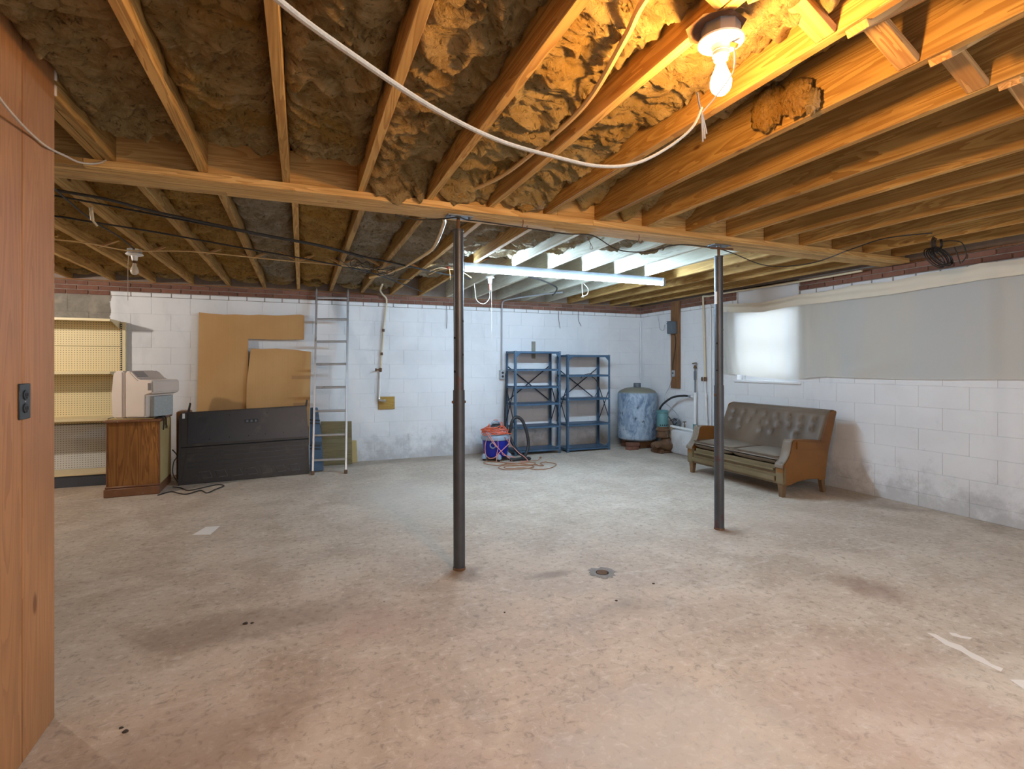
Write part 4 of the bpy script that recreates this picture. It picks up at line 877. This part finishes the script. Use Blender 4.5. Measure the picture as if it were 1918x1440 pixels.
tag(b.build('vacuum_nozzle', 'black'), 'black floor nozzle and tube beside the blue vacuum', 'nozzle')
# orange extension cord: tangle over the lid, strands down the drum, loops on the floor
oc = thing('extension_cord', 'tangled orange extension cord piled on vacuum and looped over floor', 'cord', (2.56, 6.93, .3))
random.seed(11)
b = MB()
for k in range(17):
    pts = []; ph = random.uniform(0, 6.28); rx = random.uniform(.12, .205); ry = random.uniform(.10, .20); zb = .375+.010*(k % 7); ti = random.uniform(-.05, .05); cx_ = random.uniform(-.03, .03)
    for q in range(26):
        a = 2*PI*q/26+ph; r_ = 1+.10*math.sin(3*a+k)+.06*math.sin(5*a+2*k)
        x = rx*r_*math.cos(a)+cx_; y = ry*r_*math.sin(a); d = math.hypot(x, y)
        z = .445-max(0, d-.09)*.62+.006*(k % 8)+ti*math.sin(a)*.5+(.065 if d < .1 else 0)
        pts.append((vc[0]+x, vc[1]+y, max(z, .35)))
    b.tube(pts, .0052, 5, closed=True, mi=k % 3 == 2)
b.build('lid_tangle', ['cord_o', 'cord_p'], oc)
b = MB()
for pts in ([(2.40, 6.80, .40), (2.43, 6.73, .33), (2.50, 6.715, .22), (2.58, 6.715, .13), (2.66, 6.72, .06), (2.70, 6.64, .012)], [(2.38, 6.82, .40), (2.42, 6.735, .31), (2.47, 6.72, .24), (2.56, 6.71, .15), (2.60, 6.71, .09), (2.74, 6.72, .055), (2.80, 6.68, .02)],
            [(2.74, 6.83, .33), (2.70, 6.755, .25), (2.62, 6.72, .19), (2.54, 6.715, .13), (2.48, 6.72, .07), (2.41, 6.755, .05), (2.375, 6.82, .10), (2.37, 6.83, .22), (2.385, 6.80, .33)],
            [(2.52, 6.73, .33), (2.52, 6.72, .2), (2.50, 6.72, .1), (2.49, 6.70, .012)], [(2.62, 6.72, .34), (2.70, 6.75, .25), (2.78, 6.77, .17), (2.84, 6.72, .10), (2.90, 6.66, .05), (2.90, 6.58, .012), (2.80, 6.60, .01)]):
    b.tube(smooth_path(pts, 7), .0052, 6)
b.build('drum_strands', 'cord_p', oc)
FC = [(2.551, 6.696), (2.61, 6.504), (2.857, 6.529), (2.947, 6.408), (2.784, 6.273), (2.628, 6.416), (2.482, 6.435), (2.379, 6.321), (2.4, 6.164), (2.603, 6.118), (2.819, 6.181), (2.811, 6.423), (2.605, 6.589), (2.373, 6.768), (2.295, 6.632), (2.403, 6.467), (2.658, 6.526), (2.88, 6.313), (2.967, 6.199), (3.008, 6.384), (3.129, 6.418), (3.175, 6.234), (2.982, 6.039), (2.779, 6.01), (2.694, 6.156), (2.55, 6.2), (2.45, 6.26), (2.5, 6.36), (2.8, 6.34), (2.93, 6.30)]
b = MB(); b.tube([Vector((p.x, p.y, .006+.004*(i % 40 > 20))) for i, p in enumerate(smooth_path([(x, y, 0) for x, y in FC], 8))], .0055, 6); b.build('floor_loops', 'cord_b', oc)
b = MB(); b.tube(smooth_path([(2.82, 6.63, .006), (2.90, 6.57, .006), (2.97, 6.60, .006), (3.06, 6.60, .006), (3.12, 6.66, .008), (3.17, 6.73, .012)], 6), .005, 6); b.tube([(3.165, 6.725, .014), (3.19, 6.755, .014)], .013, 8); b.build('plug_end', 'cord_b', oc)

# ------------------------------------------------------------------ pressure tank on bricks
tc = (5.09, 7.085)
tk = thing('pressure_tank', 'tall peeling blue-grey steel water tank standing in the corner', 'tank', (*tc, .12))
b = MB(); b.lathe([(.16, .115), (.25, .125), (.306, .155), (.315, .19), (.315, .86), (.313, .885), (.28, .925), (.20, .962), (.10, .978), (.04, .98)], (*tc, 0), 40); b.build('tank_shell', 'tank', tk)
b = MB(); b.lathe([(.056, .975), (.058, .98), (.058, 1.045), (.052, 1.05), (.001, 1.051)], (*tc, 0), 20); b.build('top_fitting', 'elec', tk)
b = MB(); b.prism([(-.02, .40), (.25, .40), (.25, .345), (-.02, .35)], lambda a, c, t: (tc[0]+.10+a*.45+t*.2, tc[1]-.317+a*.35+t, c), 0, .006); b.build('name_plate', 'elec', tk)
for k, (x, y, z, r_) in enumerate(((4.86, 6.90, .0, .1), (4.87, 6.90, .059, -.1), (5.02, 7.25, 0, 0), (5.02, 7.25, .059, .1))):
    m_ = Matrix.Translation((x, y, z)) @ Matrix.Rotation(r_, 4, 'Z'); b = MB(); b.box(-.10, .10, -.05, .05, 0.0005, .056, .004, m_)
    tag(b.build('loose_brick', 'brick'), ('lower brick of the front left stack under the tank', 'upper brick of the front left stack under the tank', 'lower brick hidden behind, under the tank', 'upper brick hidden behind, under the tank')[k], 'brick', 'bricks under the tank')
b = MB(); b.box(5.04, 5.34, 6.93, 7.08, 0.001, .117, .008); tag(b.build('wood_block', 'woodblock'), 'dark wooden block under the front of the tank', 'block')
# ------------------------------------------------------------------ pump
pc = (5.15, 6.52)
pm = thing('water_pump', 'rusty water pump with teal motor beside the tank', 'pump', (*pc, 0))
b = MB(); b.lathe([(.084, .40), (.086, .41), (.086, .60), (.083, .605)], (*pc, 0), 28); b.build('motor', 'teal', pm)
b = MB(); b.lathe([(.086, .605), (.092, .61), (.092, .632), (.075, .65), (.001, .655)], (*pc, 0), 28); b.build('motor_cap', 'teal', pm)
for a in range(9):
    th = -2.6+a*.35; b = MB(); b.lathe([(.011, 0), (.011, .003)], (pc[0]+.0845*math.cos(th), pc[1]+.0845*math.sin(th), .425), 6, axis=(math.cos(th), math.sin(th), 0)); b.build('vent_hole', 'hole', pm)
b = MB(); b.lathe([(.06, .22), (.10, .235), (.105, .25), (.085, .26), (.082, .33), (.105, .34), (.105, .36), (.088, .37), (.088, .398), (.05, .40)], (*pc, 0), 24); b.build('flange', 'rust', pm)
b = MB(); b.lathe([(.05, .02), (.10, .04), (.135, .09), (.135, .14), (.09, .18), (.07, .22)], (pc[0]+.06, pc[1]-.02, 0), 20)
b.lathe([(.06, 0), (.07, .01), (.07, .22), (.06, .23)], (pc[0]-.13, pc[1]+.02, .10), 16, axis=(1, -.2, .1)); b.lathe([(.04, 0), (.05, .02), (.05, .11), (.04, .13)], (pc[0]-.19, pc[1]-.02, .12), 14, axis=(-.2, -1, .2)); b.build('pump_casing', 'rust', pm)
b = MB(); b.box(pc[0]-.12, pc[0]+.18, pc[1]-.10, pc[1]+.12, .001, .035, .006)
for dx in (-.10, .15): b.box(pc[0]+dx-.025, pc[0]+dx+.025, pc[1]-.13, pc[1]+.13, .001, .06, .005)
b.build('base_plate', 'rust', pm)
b = MB(); b.box(pc[0]+.10, pc[0]+.17, pc[1]-.09, pc[1]-.02, .18, .40, .006); b.build('pressure_switch', simple('tan_casting', (.33, .24, .16), .8, 0, .3, 15), pm)
b = MB(); b.lathe([(.05, 0), (.058, .008), (.058, .05), (.05, .058)], (pc[0]+.24, pc[1]-.04, .46), 20, axis=(-.6, -.7, 0)); b.build('pressure_gauge', 'elec', pm)
b = MB(); b.tube(smooth_path([(pc[0]+.09, pc[1]-.02, .55), (pc[0]+.13, pc[1]-.06, .48), (pc[0]+.17, pc[1]-.08, .38), (pc[0]+.15, pc[1]-.08, .34)], 5), .008, 6); b.tube(smooth_path([(pc[0]+.1, pc[1]-.05, .48), (pc[0]+.16, pc[1]-.09, .52), (pc[0]+.20, pc[1]-.08, .45), (pc[0]+.14, pc[1]-.08, .42)], 5), .007, 6); b.build('motor_leads', 'black', pm)
b = MB(); b.tube([(pc[0]+.12, pc[1]-.05, .40), (5.33, 6.25, .385), (5.36, 6.06, .375)], .022, 12); b.build('discharge_pipe', 'pvc', pm)
b = MB(); b.lathe([(.012, 0), (.012, .05), (.006, .052), (.006, .085)], (5.335, 6.24, .40), 10); b.tube([(5.305, 6.24, .488), (5.365, 6.24, .488)], .007, 8); b.build('drain_tap', 'rust', pm)
# standpipe with hose
sp = thing('standpipe', 'white PVC standpipe with black hose and gate valve on right wall', 'pipe', (5.39, 6.07, .4))
b = MB(); b.tube([(5.385, 6.075, .44), (5.39, 6.077, .936)], .021, 14); b.build('vertical_pipe', 'pvc', sp)
b = MB(); b.lathe([(.028, 0), (.028, .07)], (5.383, 6.075, .40), 14); b.tube([(5.36, 6.06, .375), (5.383, 6.075, .41)], .026, 12); b.build('elbow', 'teal', sp)
b = MB(); b.tube([(5.385, 6.075, .875), (5.37, 6.15, .875)], .016, 10); b.lathe([(.026, .86), (.026, .90)], (5.388, 6.076, 0), 14); b.build('tee_branch', 'pvc', sp)
b = MB(); b.tube(smooth_path([(5.35, 6.15, .872), (5.33, 6.25, .880), (5.27, 6.42, .85), (5.21, 6.53, .77), (5.18, 6.60, .69), (5.175, 6.64, .60)], 8), .016, 10); b.build('hose', 'black', sp)
b = MB(); b.tube([(5.355, 6.13, .873), (5.35, 6.17, .874)], .021, 12); b.build('hose_clamp', 'chrome', sp)
b = MB(); b.tube([(5.39, 6.078, .936), (5.395, 6.085, 1.30)], .0105, 8); b.tube([(5.393, 6.083, 1.12), (5.394, 6.084, 1.25)], .017, 10); b.build('riser', 'elec', sp)
b = MB(); b.lathe([(.02, 0), (.024, .01), (.015, .05)], (5.395, 6.085, 1.29), 10); b.lathe([(.010, 0), (.034, .003), (.034, .012), (.01, .016)], (5.385, 6.085, 1.362), 14, axis=(-.3, 0, 1)); b.build('gate_valve', 'rust', sp)
b = MB(); b.box(5.22, 5.435, 5.93, 6.42, .001, .36, .02); tag(b.build('concrete_ledge', 'paint'), 'low moldy white painted concrete ledge beside the pump', 'ledge')
# cream pipe on the right wall
cp = thing('cream_pipe', 'cream pipe running down right wall beside the far post', 'pipe', (5.40, 5.9, .5))
b = MB(); b.tube([(5.40, 5.88, 1.16), (5.40, 5.925, 2.34)], .013, 10); b.tube([(5.40, 5.925, 2.34), (5.395, 5.80, 2.325)], .015, 10)
b.tube(smooth_path([(5.395, 5.82, 2.325), (5.39, 5.4, 2.330), (5.38, 4.6, 2.318), (5.37, 4.0, 2.315), (5.37, 3.6, 2.318)], 5), .012, 10); b.build('upper_run', 'cream', cp)
b = MB(); b.tube([(5.40, 5.885, 1.12), (5.40, 5.84, .42)], .012, 10); b.build('lower_run', 'pvc', cp)
b = MB(); b.lathe([(.02, -.03), (.024, 0), (.02, .03)], (5.40, 5.882, 1.14), 12); b.lathe([(.01, 0), (.032, .004), (.032, .012), (.01, .016)], (5.37, 5.90, 1.14), 12, axis=(-1, .4, 0)); b.build('valve', 'rust', cp)
for z in (.90, .78): b = MB(); b.lathe([(.018, -.03), (.019, 0), (.018, .03)], (5.40, 5.868, z), 10); b.build('coupling', 'pvc', cp)
b = MB(); b.tube([(5.42, 5.79, .45), (5.42, 5.80, 2.2)], .010, 8); b.build('second_pipe', 'pvc', cp)
# vertical board with electrical boxes
bd = thing('wall_board', 'vertical brown wooden board fixed to right wall beside the tank', 'board', (5.41, 6.54, .98))
b = MB(); b.box(5.400, 5.437, 6.445, 6.638, .98, 2.335, .003); b.build('board', 'pine_z', bd)
b = MB(); b.box(5.300, 5.399, 6.485, 6.60, 1.83, 2.02, .004); b.box(5.292, 5.31, 6.475, 6.61, 2.02, 2.026, .001)
el = tag(b.build('switch_box', 'elec'), 'grey metal electrical switch box at top of the wall board', 'box')
b = MB(); b.box(5.292, 5.299, 6.49, 6.595, 1.84, 2.012, .002); o = b.build('box_door', 'elec', el)
b = MB(); b.tube([(5.33, 6.605, 1.98), (5.33, 6.645, 1.995)], .008, 6); b.build('switch_lever', 'elec', el)
b = MB(); b.box(5.378, 5.399, 6.525, 6.592, 1.160, 1.262, .003); sw = tag(b.build('small_switch', 'greypipe'), 'small grey outlet box low on the wall board', 'switch')
b = MB(); b.lathe([(.014, 0), (.014, .003)], (5.378, 6.558, 1.215), 12, axis=(-1, 0, 0)); b.build('switch_face', 'black', sw)
cable('board_wire', [(5.39, 6.53, 1.83), (5.385, 6.50, 1.7), (5.39, 6.54, 1.5), (5.385, 6.57, 1.35), (5.392, 6.575, 1.262)], .005, 'blackwire', 'brown wire down the wall board between its two boxes', 'wire')
cable('board_wire', [(5.392, 6.60, 1.16), (5.38, 6.64, 1.0), (5.36, 6.72, .86), (5.33, 6.68, .75), (5.31, 6.52, .68), (5.30, 6.38, .60), (5.31, 6.34, .54), (5.33, 6.42, .47)], .0055, 'greypipe', 'grey wire curling from the board foot to the pump', 'wire')

# ------------------------------------------------------------------ sofa
sf = thing('sofa', 'old brown leather settee with buttoned back against the right wall', 'sofa', (4.88, 4.5, 0))
SY0, SY1 = 3.80, 5.20
for x, y in ((4.53, 3.85), (4.53, 5.15)):
    b = MB(); s = bmesh.new(); bmesh.ops.create_cube(s, size=1)
    for v in s.verts:
        k = .034 if v.co.z > 0 else .022; v.co = Vector((x+(1 if v.co.x > 0 else -1)*k, y+(1 if v.co.y > 0 else -1)*k, .155 if v.co.z > 0 else .0))
    bmesh.ops.bevel(s, geom=s.edges[:], offset=.004, segments=1, affect='EDGES'); b.bm(s); b.build('leg', 'sofaleg', sf)
for y in (3.845, 5.155):
    b = MB(); b.prism([(5.055, .17), (5.115, .17), (5.135, .0), (5.095, .0)], lambda a, c, t: (a, y+t, c), -.022, .022, .003); b.build('leg', 'sofaleg', sf)
# frame body + rails
b = MB(); b.box(4.515, 5.06, SY0+.06, SY1-.06, .14, .27, .01); b.build('seat_base', 'leather_olive', sf)
b = MB(); b.box(4.478, 4.56, SY0+.075, SY1-.075, .132, .232, .026); b.build('lower_rail', 'leather_olive', sf)
b = MB(); b.box(4.484, 4.58, SY0+.09, SY1-.09, .228, .315, .034); b.build('upper_rail', 'leather_olive', sf)
# arms
prof = [(4.492, .13), (4.485, .30), (4.492, .335), (4.525, .365), (4.56, .41), (4.585, .46), (4.60, .52), (4.612, .562), (4.64, .580), (4.75, .576), (5.155, .545), (5.10, .14), (4.97, .155), (4.85, .165), (4.70, .150), (4.60, .125), (4.55, .12)]
for y0, y1 in ((SY0, SY0+.085), (SY1-.085, SY1)):
    b = MB(); b.prism(prof, lambda a, c, t: (a, t, c), y0, y1, .008); arm = b.build('arm', 'leather_side', sf)
    yo, yi = (y0-.006, y1+.012) if y0 == SY0 else (y0-.012, y1+.006)
    front = [Vector((x-.008, 0, z)) for x, z in prof[1:9]]
    path = smooth_path([(p.x, 0, p.z) for p in front], 4); q = MB(); n = len(path)
    vs = []
    for i, p in enumerate(path):
        t_ = (path[min(i+1, n-1)]-path[max(i-1, 0)]).normalized(); nn = Vector((t_.z, 0, -t_.x)) if t_.z >= 0 else Vector((t_.z, 0, -t_.x)); nn = -nn if nn.x > 0 and t_.z > .2 else nn
        for yy, o_ in ((yo, 0), (yo+.004, .008), (yo+.014, .011), (yo+.020, .006), ((yo+yi)/2, .009), (yi-.020, .006), (yi-.014, .011), (yi-.004, .008), (yi, 0)):
            vs.append(Vector((p.x-o_*.9, yy, p.z+o_*.35)))
    q.add(vs, [(i*9+k, i*9+k+1, (i+1)*9+k+1, (i+1)*9+k) for i in range(n-1) for k in range(8)]); q.build('arm_facing', 'leather_seat', arm)
    q = MB(); q.box(4.487, 4.525, yo, yi, .13, .315, .010); q.build('arm_front_block', 'leather_olive', arm)
    q = MB(); q.prism([(4.66, .572), (5.14, .540), (5.135, .455), (4.66, .475)], lambda a, c, t: (a, t, c), y0-.010 if y0 == SY0 else y0-.004, y1+.004 if y0 == SY0 else y1+.010, .012); q.build('arm_pad', 'leather_side', arm)
# back with buttons
btn = []
for r, (z, n_, o_) in enumerate(((.755, 8, 0), (.665, 9, .5), (.575, 8, 0))):
    for k in range(n_):
        y = SY0+.14+(SY1-SY0-.28)*(k/7 if o_ == 0 else (k-.0)/8)
        if r == 2 and k not in (1, 3, 4, 6): continue
        btn.append((y, z))
def back_x(y, z):
    base = 4.965+(z-.38)*.44; d = 0
    d -= .030*(1-abs((z-.62)/.30)**3) if abs(z-.62) < .3 else 0
    for by_, bz_ in btn: r2 = ((y-by_)/.030)**2+((z-bz_)/.030)**2; d += .020*math.exp(-r2)+.010*math.exp(-r2/6)
    d += .006*noise.noise(Vector((y*6, z*7, 2)))
    return base+d
def back_pt(u, v):
    y = SY0+.005+(SY1-SY0-.01)*u; z = .34+.515*v
    x = back_x(y, z)
    if v > .9: x += .05*((v-.9)/.1)**2
    e = min(u, 1-u)
    if e < .02: x += .04*(1-e/.02)**2
    return (x, y, z)
b = MB(); b.grid(back_pt, 150, 60); b.build('buttoned_back', 'leather', sf, ang=180)
b = MB(); b.prism([(5.03, .14), (5.095, .14), (5.15, .45), (5.272, .845), (5.262, .862), (5.215, .868), (5.185, .855), (5.06, .45)], lambda a, c, t: (a, t, c), SY0+.012, SY1-.012, .012); b.build('back_frame', 'leather', sf)
for y0, y1 in ((SY0+.001, SY0+.013), (SY1-.013, SY1-.001)):
    b = MB(); b.prism([(5.0, .14), (5.093, .14), (5.148, .45), (5.27, .843), (5.26, .858), (5.215, .862), (5.158, .84), (4.99, .45)], lambda a, c, t: (a, t, c), y0, y1, .004); b.build('back_side_panel', 'leather_side', sf)
for y, z in btn:
    if z < .7 and not (SY0+.1 < y < SY1-.1): continue
    b = MB(); b.lathe([(.011, 0), (.010, .004), (.004, .007), (.0005, .0075)], (back_x(y, z)-.001, y, z), 10, axis=(-1, 0, .4)); b.build('button', 'leather', sf)
# seat cushions
for y0, y1 in ((SY0+.09, 4.495), (4.505, SY1-.09)):
    s = bmesh.new(); bmesh.ops.create_grid(s, x_segments=26, y_segments=30, size=.5)
    q = MB(); n = 24
    def cp_(u, v, top):
        cu = 2*u-1; cv = 2*v-1; bulge = (1-abs(cu)**6)*(1-abs(cv)**6)
        x = 4.502+.50*u; y = y0+(y1-y0)*v; z = .375+(.040+.022*(1-cu*cu)*(1-cv*cv))*(bulge**.5 if bulge > 0 else 0)*(1 if top else -1)
        if not top: z = .365-.050*(bulge**.4 if bulge > 0 else 0)
        z += .004*noise.noise(Vector((x*9, y*9, 3)))
        return (x, y, z)
    s.free(); q.grid(lambda u, v: cp_(u, v, True), n, n); q.grid(lambda u, v: cp_(u, v, False), n, n)
    cu_ = q.build('seat_cushion', 'leather_seat', sf, ang=180)
    rim = [(4.503, y0+.01), (4.503, y1-.01), (4.52, y1-.002), (4.99, y1-.002), (4.99, y0+.002), (4.52, y0+.002)]
    q = MB(); q.tube([(x, y, .405) for x, y in rim], .0055, 6, closed=True); q.build('piping', 'leather', cu_)

# ------------------------------------------------------------------ floor things
dr = thing('floor_drain', 'open round floor drain in a rough grey cement ring', 'drain', (DR[0], DR[1], 0))
random.seed(5)
rim = [.082+random.uniform(-.012, .016) for _ in range(28)]
b = MB(); vs = []; fs = []
for j, rr_ in enumerate((.037, .045, .9, 1)):
    for k in range(28):
        a = 2*PI*k/28; r_ = rr_ if rr_ < .5 else rim[k]*rr_*1.05; z = (.001, .005, .004, .0008)[j]; vs.append((DR[0]+r_*math.cos(a), DR[1]+r_*math.sin(a), z))
for j in range(3):
    for k in range(28): l = (k+1) % 28; fs.append((j*28+k, j*28+l, (j+1)*28+l, (j+1)*28+k))
b.add(vs, fs); b.build('cement_ring', simple('grey_cement', (.26, .24, .22), .85, 0, .35, 40, .6, 60), dr)
b = MB(); b.lathe([(.041, .004), (.036, .004), (.035, -.07), (.001, -.071)], (*DR, 0), 24); b.build('drain_cup', 'rust', dr)
b = MB(); b.prism([(-.80, 4.735), (-.735, 4.93), (-.63, 4.915), (-.67, 4.69)], lambda a, c, t: (a, c, t), .001, .0025); tag(b.build('paper_scrap', 'paper', flat=True), 'small white paper scrap lying on the open floor', 'paper')
def blotch(name, pts, mt, label, cat, z=.0012):
    b = MB(); b.prism(pts, lambda a, c, t: (a, c, t), .0004, z); return tag(b.build(name, mt, flat=True), label, cat)
blotch('paint_residue', [(2.905, 1.625), (2.93, 1.60), (2.91, 1.53), (2.925, 1.49), (2.90, 1.44), (2.895, 1.39), (2.87, 1.345), (2.875, 1.305), (2.835, 1.295), (2.84, 1.35), (2.845, 1.41), (2.865, 1.46), (2.86, 1.52), (2.885, 1.57)], 'scrape', 'long ragged white strip of old paint on floor, lower right', 'paint')
blotch('paint_residue', [(3.01, 1.585), (3.035, 1.565), (3.03, 1.545), (3.06, 1.51), (3.03, 1.505), (3.005, 1.53), (2.99, 1.56)], 'scrape', 'small white paint spot on floor beside the long paint strip', 'paint')
blotch('paint_residue', [(2.80, 1.25), (2.86, 1.22), (2.90, 1.14), (2.88, 1.11), (2.82, 1.13), (2.77, 1.19)], 'scrape', 'white paint patch on floor at the right picture edge', 'paint')
random.seed(3)
for k, (x, y, r_) in enumerate(((-.27, 3.012, .013), (-.24, 3.005, .009), (-.60, 2.29, .010), (-.62, 2.32, .007), (1.02, 2.62, .006), (2.0, 2.62, .009), (1.66, 2.51, .008))):
    s = bmesh.new(); bmesh.ops.create_icosphere(s, subdivisions=2, radius=r_)
    for v in s.verts: v.co = Vector((v.co.x*(1+.5*noise.noise(v.co*90)), v.co.y, abs(v.co.z)*.5))*(1+.4*noise.noise(v.co*120+Vector((k, 0, 0))))+Vector((x, y, .0005))
    b = MB(); b.bm(s); tag(b.build('debris_crumb', 'deb'), ('larger dark crumb on the floor left of the near post', 'smaller dark crumb beside the larger one left of post', 'dark crumb on floor near the partition foot', 'tiny dark crumb near the partition foot', 'tiny dark crumb in front of the near post', 'dark crumb right of the drain', 'dark crumb below and left of the drain')[k], 'debris')
cable('floor_cable', [(-1.37, 6.30, .006), (-1.28, 6.42, .006), (-1.18, 6.30, .006), (-1.10, 6.24, .006), (-1.0, 6.36, .007), (-.92, 6.22, .006), (-.86, 6.34, .009), (-.80, 6.52, .006), (-.88, 6.60, .006), (-1.0, 6.48, .010), (-1.12, 6.42, .006), (-1.22, 6.58, .006), (-1.30, 6.60, .02)], .006, 'blackwire', 'loose dark cable on the floor between cabinet and tailgate', 'cable')
b = MB(); b.tube(smooth_path([(-1.26, 6.75, .01), (-1.33, 6.78, .12), (-1.33, 6.80, .25), (-1.30, 6.82, .32), (-1.36, 6.9, .38)], 5), .006, 6); tag(b.build('black_flex', 'black'), 'black flex curling up in the dark gap left of the tailgate', 'cable')
b = MB(); b.box(-1.355, -1.235, 7.06, 7.32, .001, .80, .01); tag(b.build('wood_box', 'walnut'), 'brown wooden box side in the gap behind the cabinet', 'box')
